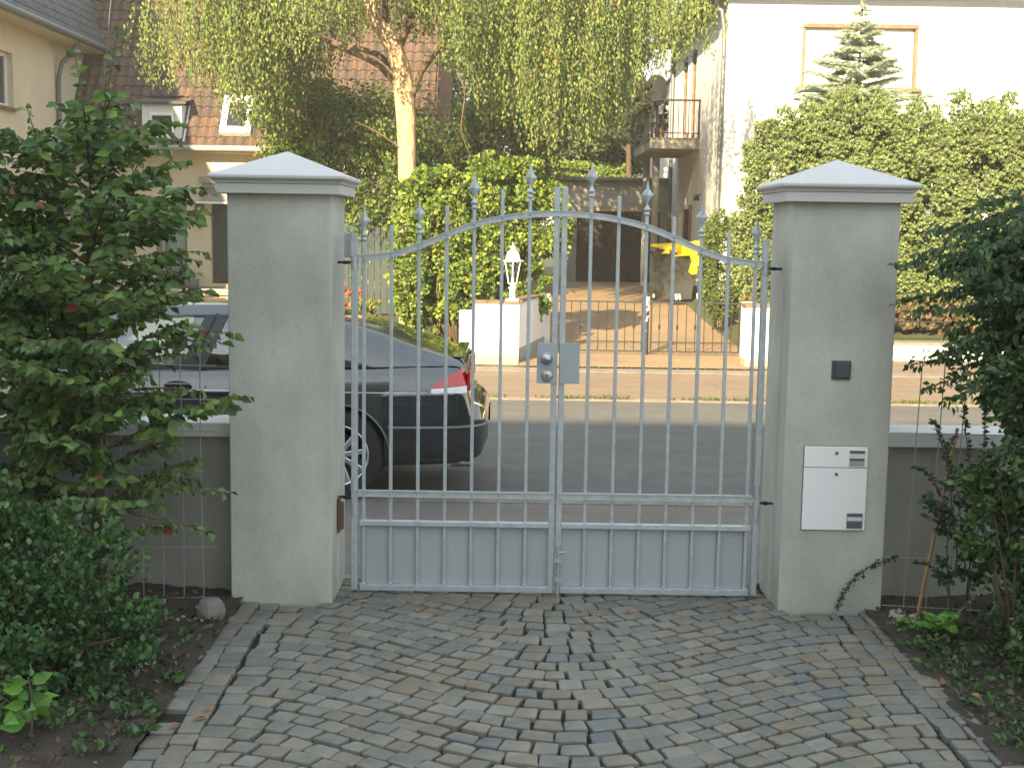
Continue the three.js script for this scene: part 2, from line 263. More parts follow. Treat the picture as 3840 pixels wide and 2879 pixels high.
// ---------------------------------------------------------------- cobbled driveway
{
  const drive = new THREE.Group(); drive.name = 'driveway'; struct(drive, 'driveway paved with small grey cobbles in wavy rows'); scene.add(drive);
  mesh('joint_bed', heightSheet(-1.46, 1.94, -4, 7.299, 60, 120, (x, Z) => -0.019 + 0.010 * (n2(x * 24, Z * 24) - 0.5)), M.joint, drive);
  const R = rng(5), variants = [];
  for (let v = 0; v < 36; v++) {
    const taper = [0, 0.07, -0.07][v % 3];
    const q = (a) => (R() - 0.5) * a, j = 0.18, e = 0.12, cs = [[-0.5 + q(j), -0.5 + q(e)], [0.5 + q(j), -0.5 + q(e)], [0.5 + q(j), 0.5 + q(e)], [-0.5 + q(j), 0.5 + q(e)]], ring = [];
    for (let k = 0; k < 4; k++) { const a = cs[k], b = cs[(k + 3) % 4], c = cs[(k + 1) % 4], t = 0.04 + 0.07 * R(), s = 0.04 + 0.07 * R(); ring.push([lerp(a[0], b[0], t), lerp(a[1], b[1], t)], [lerp(a[0], c[0], s), lerp(a[1], c[1], s)]); if (R() < 0.8) { const e = 0.5 + q(0.3), w = 1 + q(0.07); ring.push([lerp(a[0], c[0], e) * w, lerp(a[1], c[1], e) * w]); } }
    const pos = [], idx = [], n = ring.length, tx = q(0.10), tz = q(0.10), add = (s, y) => ring.forEach(([x, z]) => pos.push(x * s * (1 + taper * z * 2) + q(0.015), y + (x * tx + z * tz) * 0.08, z * s + q(0.015)));
    add(1.02, -0.07); add(1.0, -0.007); add(0.965, -0.0015); add(0.88, 0.0008); add(0.42, 0.0012 + q(0.003)); pos.push(0, 0.0014 + q(0.003), 0);
    for (let l = 0; l < 4; l++) for (let k = 0; k < n; k++) { const a = l * n + k, b = l * n + (k + 1) % n; idx.push(a, a + n, b, b, a + n, b + n); }
    for (let k = 0; k < n; k++) idx.push(4 * n + k, 5 * n, 4 * n + (k + 1) % n);
    const g = new THREE.BufferGeometry(); g.setAttribute('position', new THREE.Float32BufferAttribute(pos, 3)); g.setIndex(idx); g.computeVertexNormals();
    const uv = []; for (let i = 0; i < pos.length; i += 3) uv.push(pos[i] * 0.1 + v * 0.13, pos[i + 2] * 0.1 + v * 0.071); g.setAttribute('uv', new THREE.Float32BufferAttribute(uv, 2)); variants.push(g);
  }
  const tones = [[0.205, 0.20, 0.175], [0.19, 0.19, 0.172], [0.178, 0.183, 0.172], [0.222, 0.21, 0.18], [0.205, 0.19, 0.165], [0.172, 0.182, 0.176], [0.225, 0.222, 0.20], [0.19, 0.175, 0.15], [0.165, 0.175, 0.172], [0.235, 0.215, 0.18], [0.195, 0.197, 0.182], [0.215, 0.185, 0.14], [0.142, 0.158, 0.165], [0.185, 0.188, 0.168]];
  const mats = tones.map((c) => std(c[0] * 1.05, c[1] * 1.01, c[2] * 0.93, { map: T.stone, bumpMap: T.stone, bumpScale: 0.0025, roughness: 0.78 }));
  const list = [], A = 0.60, xc = 0.25, half = 1.475;
  const blocked = (x, Z) => Z > 6.66 && (x < -0.955 || x > 1.445) || Z > 7.27;
  const stone = (x, Z, w, d, turn, bend = 0) => {
    if (blocked(x, Z) || x < -1.47 || x > 1.95) return;
    const warm = n2(x * 1.3, Z * 1.3, 13) > 0.5, k = R() < 0.85 ? Math.floor(R() * 11) : Math.floor(R() * 14);
    const m = new THREE.Matrix4().compose(V(x, 0.004 + (R() - 0.5) * 0.007, -Z), new THREE.Quaternion().setFromEuler(new THREE.Euler((R() - 0.5) * 0.05, turn + (R() - 0.5) * 0.08 + (!bend && R() < 0.5 ? Math.PI : 0), (R() - 0.5) * 0.05)), V(w, 1, d));
    list.push({ geo: variants[Math.floor(R() * 12) * 3 + bend], mat: mats[warm && R() < 0.25 ? [4, 9, 11, 7][Math.floor(R() * 4)] : k], m, score: Z < 4.52 || Z > 9 ? -100 - Math.abs(Z - 4) : -Z - Math.max(0, Math.abs(x - 0.1) - Z * 0.40) * 30 });
  };
  let sway = 0; const f = (x) => { const t = clamp(Math.abs(x - xc - sway * (1 - Math.abs(x - xc) / half)) / half, 0, 1); return A * (1 - Math.cos(Math.PI * t)) / 2; };
  const pitch = 0.119;
  for (let z0 = 1.6; z0 < 7.4; z0 += pitch * (0.97 + 0.06 * R())) {
    let x = -1.218 + 0.015 * R(); sway = (R() - 0.5) * 0.03;
    while (x < 1.70) {
      const s = (f(x + 0.05) - f(x)) / 0.05, c = 1 / Math.hypot(1, s), w = (0.096 + 0.048 * R()), gap = 0.010 + 0.008 * R(); let nx = Math.min(1.738, x + w * c); if (1.738 - nx < 0.05) nx = 1.738;
      const mx = (x + nx) / 2;
      stone(mx, z0 + f(mx) - 0.02 + 0.006 * (R() - 0.5), (nx - x) / c - gap + 0.003, pitch * c * (0.97 + 0.04 * R()) - gap - 0.001, Math.atan2(f(mx + 0.02) - f(mx - 0.02), 0.04), Math.abs(mx - xc) < 0.45 ? 1 : Math.abs(mx - xc) > 1.0 ? 2 : 0);
      x = nx;
    }
  }
  for (const [x0, n] of [[-1.425, 2], [1.745, 2]]) for (let k = 0; k < n; k++) { let Z = 1.6 + 0.05 * R(); while (Z < 7.2) { const d = 0.085 + 0.06 * R(); if (!(k === (x0 < 0 ? 0 : 1) && R() < 0.02)) stone(x0 + 0.05 + k * 0.104 + 0.006 * (R() - 0.5) + 0.012 * Math.sin(Z * 3), Z + d / 2, 0.094 + 0.006 * R(), d - 0.011, 0.02); Z += d; } }
  pieces(drive, 'cobble', list);
}

// ---------------------------------------------------------------- gate pillars
function pillar(x0, x1, label) {
  const w = x1 - x0, cx = (x0 + x1) / 2, g = thing('gate_pillar', label, 'pillar', P(cx, 0, 6.68 + w / 2)), h = w / 2;
  mesh('shaft', rbox(w, 2.22, w, 0.008, 0, 1.05, 0), M.plaster, g);
  const c = mesh('cap', squareLoft([[h + 0.048, 2.150], [h + 0.050, 2.153], [h + 0.050, 2.200]]), M.cap, g);
  mesh('moulding', squareLoft([[h + 0.040, 2.2], [h + 0.056, 2.203], [h + 0.058, 2.210], [h + 0.066, 2.218], [h + 0.078, 2.224], [h + 0.082, 2.230], [h + 0.082, 2.240], [h + 0.076, 2.246]]), M.cap, c);
  mesh('pyramid', squareLoft([[h + 0.076, 2.2461], [0.004, 2.378]]), M.cap, c);
  return g;
}
pillar(-1.472, -0.938, 'plain grey rendered gate pillar left of the gate, behind the leafy tree');
pillar(1.428, 1.974, 'grey rendered gate pillar right of the gate, holding the white letterbox');

// letterbox, push button
{
  const X0 = 1.532, Y0 = 0.447, W = 0.331, H = 0.443, b = thing('letterbox', 'white enamelled letterbox set into the right gate pillar', 'letterbox', P(X0 + W / 2, Y0, 6.68));
  mesh('frame', box(W + 0.006, H + 0.006, 0.012, 0, H / 2, -0.002), M.plate, b);
  const part = (name, u0, u1, v0, v1, z, t, mat, parent, r = 0.002) => mesh(name, rbox((u1 - u0) * W, (v1 - v0) * H, t, Math.min(r, t * 0.45), ((u0 + u1) / 2 - 0.5) * W, (1 - (v0 + v1) / 2) * H, z), mat, parent || b);
  const flap = part('flap', 0.0, 1.0, 0.0, 0.248, 0.008, 0.012, M.boxWhite), door = part('door', 0.0, 1.0, 0.256, 1.0, 0.008, 0.012, M.boxWhite);
  for (const [u, v, p] of [[0.505, 0.075, flap], [0.515, 0.328, door]]) { mesh('lock', new THREE.CylinderGeometry(0.0085, 0.0085, 0.006, 16).rotateX(Math.PI / 2).translate((u - 0.5) * W, (1 - v) * H, 0.016), M.plate, p); }
  const n1 = part('name_window', 0.70, 0.955, 0.036, 0.232, 0.0155, 0.004, M.plateLight, flap, 0.001);
  part('dark_strip', 0.71, 0.945, 0.042, 0.078, 0.0180, 0.002, M.plate, n1, 0.0005); part('dark_strip', 0.71, 0.945, 0.135, 0.168, 0.0180, 0.002, M.plate, n1, 0.0005); part('grey_strip', 0.71, 0.945, 0.172, 0.226, 0.0180, 0.002, M.plateMid, n1, 0.0005);
  const n2_ = part('name_window', 0.705, 0.96, 0.792, 0.978, 0.0155, 0.004, M.plateMid, door, 0.001);
  part('dark_strip', 0.712, 0.952, 0.797, 0.832, 0.0180, 0.002, M.plate, n2_, 0.0005); part('paper_label', 0.72, 0.945, 0.842, 0.882, 0.0180, 0.002, M.plateLight, n2_, 0.0005); part('dark_strip', 0.712, 0.952, 0.890, 0.972, 0.0180, 0.002, M.plate, n2_, 0.0005);
  const p = thing('gate_button', 'small dark grey square switch box on the right gate pillar', 'switch', P(1.705, 1.242, 6.68));
  mesh('base', rbox(0.098, 0.098, 0.014, 0.004, 0, 0.049, 0.006), M.plastic, p); mesh('rocker', rbox(0.078, 0.080, 0.012, 0.004, 0.004, 0.049, 0.017), M.plastic, p);
}

// ---------------------------------------------------------------- galvanised double gate
function gateLeaf(side, label) {
  const s = side, g = thing('gate_leaf', label, 'gate', P(0.245 + s * 1.10, 0, 6.92)), ox = -s * 1.10;         // local x = 0 at the hinge side; u = distance from the meeting line
  const X = (u) => ox + s * u, D = 0;
  const archY = (u) => { const t = [[0, 2.076], [0.162, 2.066], [0.309, 2.046], [0.457, 2.010], [0.602, 1.955], [0.749, 1.892], [0.896, 1.845], [1.04, 1.828], [1.10, 1.828]]; const q = new THREE.CatmullRomCurve3(t.map((p) => V(p[0], p[1], 0))); for (let i = 0, last = q.getPoint(0); i <= 120; i++) { const p = q.getPoint(i / 120); if (p.x >= u) return i ? lerp(last.y, p.y, (u - last.x) / Math.max(1e-6, p.x - last.x)) : p.y; last = p; } return 1.828; };
  const path = []; for (let i = 0; i <= 48; i++) { const u = lerp(0.0, 1.075, i / 48); path.push([X(u), archY(u)]); }
  if (s < 0) path.reverse();
  const chan = (h) => [[-h, -0.006], [-h, 0.012], [-h + 0.006, 0.012], [-h + 0.0065, 0.006], [h - 0.0065, 0.006], [h - 0.006, 0.012], [h, 0.012], [h, -0.006]].map(([a, z]) => [a, z + 0.014]);
  mesh('arched_rail', sweep(path, chan(0.0165)), M.zinc, g);
  mesh('middle_rail', sweep([[X(0.02), 0.556], [X(1.075), 0.556]].sort((a, b) => a[0] - b[0]), chan(0.0185)), M.zinc, g);
  const rail = (name, y, h, d) => mesh(name, rbox(1.03, h, d, 0.003, X(0.548), y, 0.006), M.zinc, g);
  rail('panel_rail', 0.392, 0.028, 0.034); rail('bottom_rail', 0.034, 0.034, 0.036);
  mesh('sheet_panel', box(1.02, 0.325, 0.004, X(0.548), 0.214, -0.014), M.zincSheet, g);
  mesh('meeting_stile', rbox(0.030, 2.20, 0.032, 0.003, X(0.0205), 1.115, 0), M.zinc, g);
  mesh('hinge_stile', [rbox(0.034, 1.94, 0.034, 0.004, X(1.092), 0.985, 0)], M.zinc, g);
  for (const y of [1.80, 0.60, 0.47]) mesh('hinge_barrel', cyl(0.021, 0.021, 0.07, X(1.092), y, 0.004, 12), M.zinc, g);
  const us = [0.162, 0.309, 0.457, 0.602, 0.749, 0.896, 1.042];
  const tips = s < 0 ? [2.336, 2.189, 2.276, 2.100, 2.139, 1.996, 2.098] : [2.345, 2.167, 2.254, 2.062, 2.142, 1.993, 2.061];
  us.forEach((u, i) => {
    const fin = i % 2 === 0, top = tips[i], x = X(u), h0 = 0.05, h1 = fin ? top - 0.15 : top;
    const bar = mesh('bar', rbox(0.0185, h1 - h0, 0.0185, 0.003, x, (h0 + h1) / 2, 0), M.zinc, g);
    if (fin) {
      const y = top - 0.15;
      mesh('collar', new THREE.LatheGeometry([[0.004, -0.034], [0.013, -0.034], [0.0165, -0.028], [0.0165, -0.022], [0.012, -0.018], [0.0115, -0.010], [0.018, -0.005], [0.018, 0.003], [0.012, 0.008], [0.008, 0.020]].map((p) => new THREE.Vector2(...p)), 12).translate(x, y, 0), M.zinc, bar);
      const o = [], rg = [[0.008, 0.008, 0.0], [0.0055, 0.0055, 0.035], [0.016, 0.008, 0.052], [0.034, 0.011, 0.074], [0.010, 0.007, 0.105], [0.0015, 0.0015, 0.150]].map(([a, b, yy]) => [V(x - a, y + yy, 0), V(x, y + yy, b), V(x + a, y + yy, 0), V(x, y + yy, -b)]);
      for (let k = 0; k + 1 < rg.length; k++) for (let j = 0; j < 4; j++) quad(o, rg[k][j], rg[k][(j + 1) % 4], rg[k + 1][(j + 1) % 4], rg[k + 1][j]);
      mesh('spear_point', poly(o), M.zinc, bar);
    } else mesh('bar_end', squareLoft([[0.0092, 0], [0.006, 0.005]]).translate(x, h1, 0), M.zinc, bar);
    for (const y of [archY(u), 0.556]) mesh('rivet', new THREE.SphereGeometry(0.0065, 8, 6).scale(1, 1, 0.7).translate(x, y, 0.0215), M.steel, g);
    for (const y of [0.055, 0.407]) mesh('weld_bead', new THREE.SphereGeometry(0.014, 8, 5).scale(1.1, 0.4, 0.8).translate(x, y, 0.012), M.zinc, g);
  });
  // lock plates
  const lx = s < 0 ? [0.004, 0.113] : [0.007, 0.115], cx = X((lx[0] + lx[1]) / 2), w = lx[1] - lx[0];
  const lock = mesh('lock_plate', rbox(w, 0.219, 0.008, 0.002, cx, 1.281, 0.0235), M.zincSheet, g);
  if (s < 0) {
    mesh('lock_case', box(w * 0.8, 0.19, 0.03, cx, 1.281, 0.004), M.zincSheet, lock);
    mesh('door_knob', new THREE.LatheGeometry([[0.030, 0], [0.030, 0.006], [0.014, 0.010], [0.013, 0.024], [0.026, 0.034], [0.032, 0.046], [0.028, 0.060], [0.014, 0.068], [0.0, 0.070]].map((p) => new THREE.Vector2(...p)), 24).rotateX(Math.PI / 2).translate(cx - 0.004, 1.308, 0.0275), M.steel, lock);
    const c = mesh('lock_rosette', new THREE.LatheGeometry([[0.031, 0], [0.031, 0.006], [0.024, 0.011], [0.0, 0.011]].map((p) => new THREE.Vector2(...p)), 24).rotateX(Math.PI / 2).translate(cx, 1.212, 0.0275), M.steel, lock);
    mesh('key_slot', [box(0.006, 0.018, 0.002, cx, 1.209, 0.0392), cyl(0.007, 0.007, 0.002, 0, 0, 0).rotateX(Math.PI / 2).translate(cx, 1.216, 0.0394)], M.plate, c);
  } else {
    const d = mesh('drop_bolt', [cyl(0.007, 0.007, 0.30, X(0.020), 0.13, 0.028, 8)], M.zinc, g);
    mesh('bolt_handle', rod(V(X(0.020), 0.245, 0.028), V(X(0.060), 0.250, 0.030), 0.006, 8), M.zinc, d);
    for (const y of [0.20, 0.095]) mesh('bolt_guide', box(0.034, 0.016, 0.03, X(0.020), y, 0.026), M.zinc, d);
    mesh('stay_rod', [rod(V(X(1.066), 0.56, 0.022), V(X(1.058), 0.98, 0.022), 0.0035, 6)], M.steel, g);
  }
  // hinge pins that reach into the pillar
  for (const y of [1.80, 0.53]) { const pin = mesh('hinge_pin', [rod(V(X(1.10), y, -0.004), V(X(1.21), y, -0.004), 0.007, 8)], M.darkIron, g); mesh('hinge_nut', cyl(0.013, 0.013, 0.018, X(1.142), y, -0.004, 6).translate(0, 0, 0), M.darkIron, pin); }
  if (s < 0) mesh('stop_plate', box(0.034, 0.13, 0.008, X(1.135), 1.89, -0.03), M.zincSheet, g);
}
gateLeaf(-1, 'left leaf of the galvanised gate, with round knob and keyhole');
gateLeaf(1, 'right leaf of the galvanised gate, with plain lock plate and drop bolt');
{
  const h = thing('hinge_bracket', 'small rusty bracket on the left gate pillar beside the lower hinge', 'bracket', P(-0.93, 0.34, 6.90));
  mesh('plate', rbox(0.012, 0.19, 0.05, 0.003, 0.002, 0.095, 0), M.rust, h); mesh('roller', cyl(0.014, 0.014, 0.15, 0.016, 0.095, 0.012, 10), M.rust, h); mesh('arm', rod(V(0.008, 0.17, 0.012), V(0.008, 0.17, 0.04), 0.005), M.rust, h);
}

// ---------------------------------------------------------------- garden walls and wire mesh
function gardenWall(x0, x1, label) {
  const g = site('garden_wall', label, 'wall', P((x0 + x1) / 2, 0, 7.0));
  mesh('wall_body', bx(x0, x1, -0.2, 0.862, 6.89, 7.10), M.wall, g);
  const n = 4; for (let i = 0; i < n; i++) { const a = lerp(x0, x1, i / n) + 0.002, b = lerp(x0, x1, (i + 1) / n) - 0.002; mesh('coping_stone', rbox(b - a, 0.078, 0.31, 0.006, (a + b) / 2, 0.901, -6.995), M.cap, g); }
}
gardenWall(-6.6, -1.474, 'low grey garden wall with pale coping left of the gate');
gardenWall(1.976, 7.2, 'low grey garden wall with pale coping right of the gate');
function wireMesh(x0, x1, Z, top, xs, ys, lean, label) {
  const g = thing('wire_mesh', label, 'wire mesh', P((x0 + x1) / 2, 0, Z)), cx = (x0 + x1) / 2, R = rng(77 + Math.round(x0 * 10));
  for (const x of xs) { const q = (R() - 0.5) * 0.015; mesh('upright_wire', tube([V(x - cx, -0.03, 0), V(x - cx + lean * 0.5 + q, top * 0.5, 0.01 * R()), V(x - cx + lean, top + R() * 0.02, 0.02)], [0.0032, 0.0032], 5), M.wire, g); }
  for (const [y, sl] of ys) mesh('cross_wire', tube([V(x0 - cx - 0.05, y - sl, 0.006), V(0, y + 0.006 * R(), 0.008), V(x1 - cx + 0.06, y + sl, 0.006)], [0.0028, 0.0028], 5), M.wire, g);
}
{
  const xs = []; for (let x = -1.60; x > -3.1; x -= 0.106) xs.push(x);
  wireMesh(-3.1, -1.58, 6.62, 1.44, xs, [[0.02, 0.03], [0.30, 0.02], [0.62, 0.005], [0.93, 0.0], [1.09, 0.004], [1.27, 0.0]], 0.0, 'rusty steel wire mesh standing before the left garden wall');
  const xr = []; for (let x = 2.085; x < 3.2; x += 0.118) xr.push(x);
  wireMesh(2.02, 3.2, 6.66, 1.40, xr, [[0.02, -0.03], [0.29, -0.02], [0.96, -0.01], [1.29, -0.07]], 0.03, 'steel wire mesh standing before the right garden wall');
}

{   // leaf litter and clods on the beds
  const R = rng(201), L = new Leaves(202, [[0.10, 0.07, 0.04], [0.13, 0.085, 0.045], [0.07, 0.05, 0.03], [0.16, 0.12, 0.07]]);
  for (let i = 0; i < 2600; i++) { const l = R() < 0.5, x = l ? -1.45 - 1.6 * R() : 1.96 + 1.2 * R(), Z = 4.3 + 2.5 * R(); L.add(P(x, bedH(x, Z) + 0.008, Z), 0.016 + 0.03 * R(), V(R() - 0.5, 0.15, R() - 0.5), 0.15); }
  const m = L.build('leaf_litter', LEAF, M.needle); m.userData = { kind: 'stuff', label: 'dry brown leaf litter on the garden beds', category: 'leaf litter' };
}

// ---------------------------------------------------------------- white garden walls across the street
{
  const w = site('white_wall', 'white rendered corner wall carrying the white lantern', 'wall', P(-0.2, 0, 19.2));
  mesh('wall_body', bx(-0.60, 0.09, 0.13, 0.885, 19.0, 19.34), M.white, w);
  mesh('low_end', bx(-0.79, -0.602, 0.13, 0.765, 19.03, 19.32), M.white, w);
  mesh('plinth', bx(-0.79, 0.088, -0.05, 0.13, 19.003, 19.33), M.creamDark, w);
  const ret = (z0, z1, y0, y1, t) => { const L = 2.35, g = box(t, y1 - y0, L, 0, (y0 + y1) / 2, -L / 2); g.rotateY(-0.185).translate(0.02 + (z0 || 0), 0, -19.345); return g; };
  mesh('return_wall', ret(0, 0, 0.20, 0.885, 0.16), M.white, w);
  mesh('return_plinth', ret(0, 0, -0.05, 0.20, 0.17), M.fascia, w);
  mesh('end_post', bx(0.44, 0.62, -0.05, 0.90, 21.58, 21.86), M.white, w);
  for (let i = 0; i < 3; i++) mesh('coping_tile', rbox(0.226, 0.035, 0.40, 0.008, -0.488 + i * 0.232, 0.903, -19.17), M.capTile, w);
  for (let i = 0; i < 9; i++) { const d = 0.13 + i * 0.262; mesh('coping_tile', rbox(0.23, 0.035, 0.25, 0.008).rotateY(-0.185).translate(0.02 + Math.sin(0.185) * d, 0.903, -19.36 - Math.cos(0.185) * d), M.capTile, w); }
}
{
  const w = site('white_wall', 'short white rendered gate post right of the low black gate', 'wall', P(3.62, 0, 19.3));
  mesh('wall_body', bx(3.43, 3.82, 0.12, 0.885, 19.0, 19.42), M.white, w); mesh('plinth', bx(3.428, 3.822, -0.05, 0.12, 18.998, 19.422), M.creamDark, w); mesh('coping_tile', rbox(0.44, 0.04, 0.46, 0.008, 3.625, 0.906, -19.21), M.capTile, w);
  mesh('return_wall', bx(3.60, 3.80, -0.05, 0.885, 19.423, 20.45), M.white, w);
  const r = site('white_wall', 'long low white wall at the foot of the tall hedge', 'wall', P(8, 0, 20.5));
  mesh('wall_body', bx(3.82, 14, -0.06, 0.245, 20.46, 20.72), M.white, r); mesh('ledge', bx(3.82, 14, 0.245, 0.285, 20.44, 20.80), M.kerb, r);
  const f = site('low_railing', 'thin dark pipe railing above the low white wall', 'railing', P(8, 0.285, 20.62));
  mesh('top_rail', rod(P(3.9, 0.60, 20.62), P(14, 0.60, 20.62), 0.014, 8), M.darkIron, f);
  for (let x = 4.3; x < 14; x += 1.35) mesh('post', rod(P(x, 0.27, 20.62), P(x, 0.60, 20.62), 0.012, 8), M.darkIron, f);
}
{   // white cast lantern, not lit
  const l = thing('garden_lantern', 'white six sided cast lantern on the white corner wall', 'lantern', P(-0.015, 0.92, 19.17)), lat = (pts, n = 6) => toCreasedNormals(new THREE.LatheGeometry(pts.map((p) => new THREE.Vector2(...p)), n).rotateY(Math.PI / 6), 0.5);
  mesh('foot', lat([[0.0, 0], [0.105, 0], [0.105, 0.022], [0.05, 0.036], [0.042, 0.05], [0.042, 0.17], [0.06, 0.18], [0.06, 0.20], [0.035, 0.212], [0.03, 0.225], [0.07, 0.25], [0.075, 0.262], [0.0, 0.263]], 16), M.whiteGloss, l);
  const roof = mesh('roof', lat([[0.0, 0.575], [0.155, 0.575], [0.160, 0.585], [0.158, 0.597], [0.112, 0.60], [0.104, 0.62], [0.085, 0.70], [0.070, 0.725], [0.038, 0.738], [0.032, 0.752], [0.0, 0.753]]), M.whiteGloss, l);
  mesh('finial', new THREE.SphereGeometry(0.037, 12, 10).translate(0, 0.783, 0), M.whiteGloss, roof); mesh('finial_tip', new THREE.ConeGeometry(0.012, 0.05, 8).translate(0, 0.834, 0), M.whiteGloss, roof);
  for (let i = 0; i < 6; i++) {
    const a = (i + 0.5) / 6 * Math.PI * 2, b = a + Math.PI / 3, q = (r, y, t) => V(Math.cos(t) * r, y, Math.sin(t) * r);
    mesh('rib', rod(q(0.068, 0.262, a), q(0.128, 0.577, a), 0.0085, 6), M.whiteGloss, l);
    const o = []; quad(o, q(0.064, 0.264, a), q(0.064, 0.264, b), q(0.122, 0.575, b), q(0.122, 0.575, a)); mesh('pane', poly(o), M.pane, l);
  }
  mesh('lamp_holder', cyl(0.02, 0.02, 0.08, 0, 0.30, 0), M.whiteGloss, l);
  mesh('bulb', new THREE.SphereGeometry(0.035, 12, 8).scale(1, 1.3, 1).translate(0, 0.385, 0), M.pane, l);
}
// low black gate across the far driveway
function lowGate(x0, x1, label) {
  const g = site('low_gate', label, 'gate', P((x0 + x1) / 2, 0, 20.5)), Z = 20.5, y0 = 0.115, y1 = 0.865;
  mesh('top_rail', bx(x0, x1, y1 - 0.022, y1, Z - 0.012, Z + 0.012), M.darkIron, g); mesh('bottom_rail', bx(x0, x1, y0 + 0.10, y0 + 0.118, Z - 0.009, Z + 0.009), M.darkIron, g); mesh('foot_rail', bx(x0, x1, y0 - 0.05, y0 - 0.03, Z - 0.01, Z + 0.01), M.darkIron, g);
  for (const x of [x0 + 0.012, x1 - 0.012]) mesh('stile', bx(x - 0.013, x + 0.013, y0 - 0.05, y1 + 0.001, Z - 0.0135, Z + 0.0135), M.darkIron, g);
  const n = Math.round((x1 - x0) / 0.148);
  for (let i = 1; i < n; i++) { const x = lerp(x0, x1, i / n), b = mesh('bar', rod(P(x, y0 - 0.04, Z), P(x, y1 - 0.01, Z), 0.0075, 6), M.darkIron, g); if (i % 2) mesh('twist', new THREE.SphereGeometry(0.019, 8, 8).scale(1, 2.6, 1).translate(x, 0.47, -Z), M.darkIron, b); }
}
lowGate(0.64, 2.06, 'left leaf of the low black iron gate, beside the white corner wall');
lowGate(2.18, 3.60, 'right leaf of the low black iron gate, beside the short white post');
{
  const p = site('gate_post', 'dark iron gate post with flaking white paint between the low gates', 'gate post', P(2.12, 0, 20.5)), R = rng(8);
  mesh('post', rod(P(2.12, 0.0, 20.5), P(2.12, 0.93, 20.5), 0.034, 10), M.darkIron, p); mesh('knob', new THREE.SphereGeometry(0.04, 10, 8).translate(2.12, 0.95, -20.5), M.darkIron, p);
  const fl = []; for (let i = 0; i < 46; i++) { const a = (R() - 0.5) * 2.6, y = 0.93 - 0.6 * R() * R(), s = 0.006 + 0.011 * R(); fl.push(new THREE.CylinderGeometry(s, s * 0.8, 0.004, 5).rotateX(Math.PI / 2).scale(1, 1 + R(), 1).rotateY(a).translate(2.12 + Math.sin(a) * 0.0345, y, -20.5 + Math.cos(a) * 0.0345)); }
  mesh('paint_flakes', fl, M.whiteGloss, p).userData.kind = 'stuff';
}

// ---------------------------------------------------------------- garage and bin
function planks(parent, x0, x1, y0, y1, Z, dir, pitch, mat, thick = 0.02) {   // diagonal boards clipped to the door leaf
  const cut = (pts, f) => { const o = []; for (let i = 0; i < pts.length; i++) { const a = pts[i], b = pts[(i + 1) % pts.length], fa = f(a), fb = f(b); if (fa >= 0) o.push(a); if (fa * fb < 0) { const t = fa / (fa - fb); o.push([lerp(a[0], b[0], t), lerp(a[1], b[1], t)]); } } return o; };
  const W = x1 - x0, H = y1 - y0;
  for (let c = -W; c < H + W; c += pitch) {   // boards run along y = dir*x + c
    const e = c + pitch * 0.93; let p = [[0, 0], [W, 0], [W, H], [0, H]];
    p = cut(p, ([x, y]) => y - dir * x - c); p = cut(p, ([x, y]) => e - (y - dir * x));
    if (p.length < 3) continue;
    mesh('plank', extrude(p.map(([x, y]) => [x0 + x, y0 + y]), thick).translate(0, 0, -Z), mat, parent);
  }
}
{
  const g = site('garage', 'flat roofed grey garage with dark brown boarded doors', 'garage', P(2.9, 0.45, 38)), Z = 36;
  mesh('wall', [bx(1.35, 1.72, 0.3, 2.55, Z, Z + 0.3), bx(4.02, 4.40, 0.3, 2.55, Z, Z + 0.3), bx(1.35, 4.40, 2.55, 3.31, Z - 0.02, Z + 0.3), bx(1.35, 1.6, 0.3, 3.31, Z + 0.302, Z + 5.5), bx(4.15, 4.4, 0.3, 3.31, Z + 0.302, Z + 5.5), bx(1.35, 4.4, 0.3, 3.31, Z + 5.5, Z + 5.7)], M.fascia, g);
  mesh('roof', bx(1.2, 4.55, 3.312, 3.39, Z - 0.2, Z + 5.8), M.gutter, g);
  mesh('lintel', bx(1.72, 4.02, 2.47, 2.548, Z - 0.015, Z + 0.05), M.creamDark, g);
  for (const [a, b, d] of [[1.73, 2.865, 1], [2.875, 4.01, -1]]) { const dr = mesh('door', bx(a, b, 0.46, 2.465, Z + 0.12, Z + 0.16), M.brownDoor, g); planks(dr, a + 0.02, b - 0.02, 0.48, 2.45, Z + 0.119, d, 0.165, M.brownDoor, 0.02); }
}
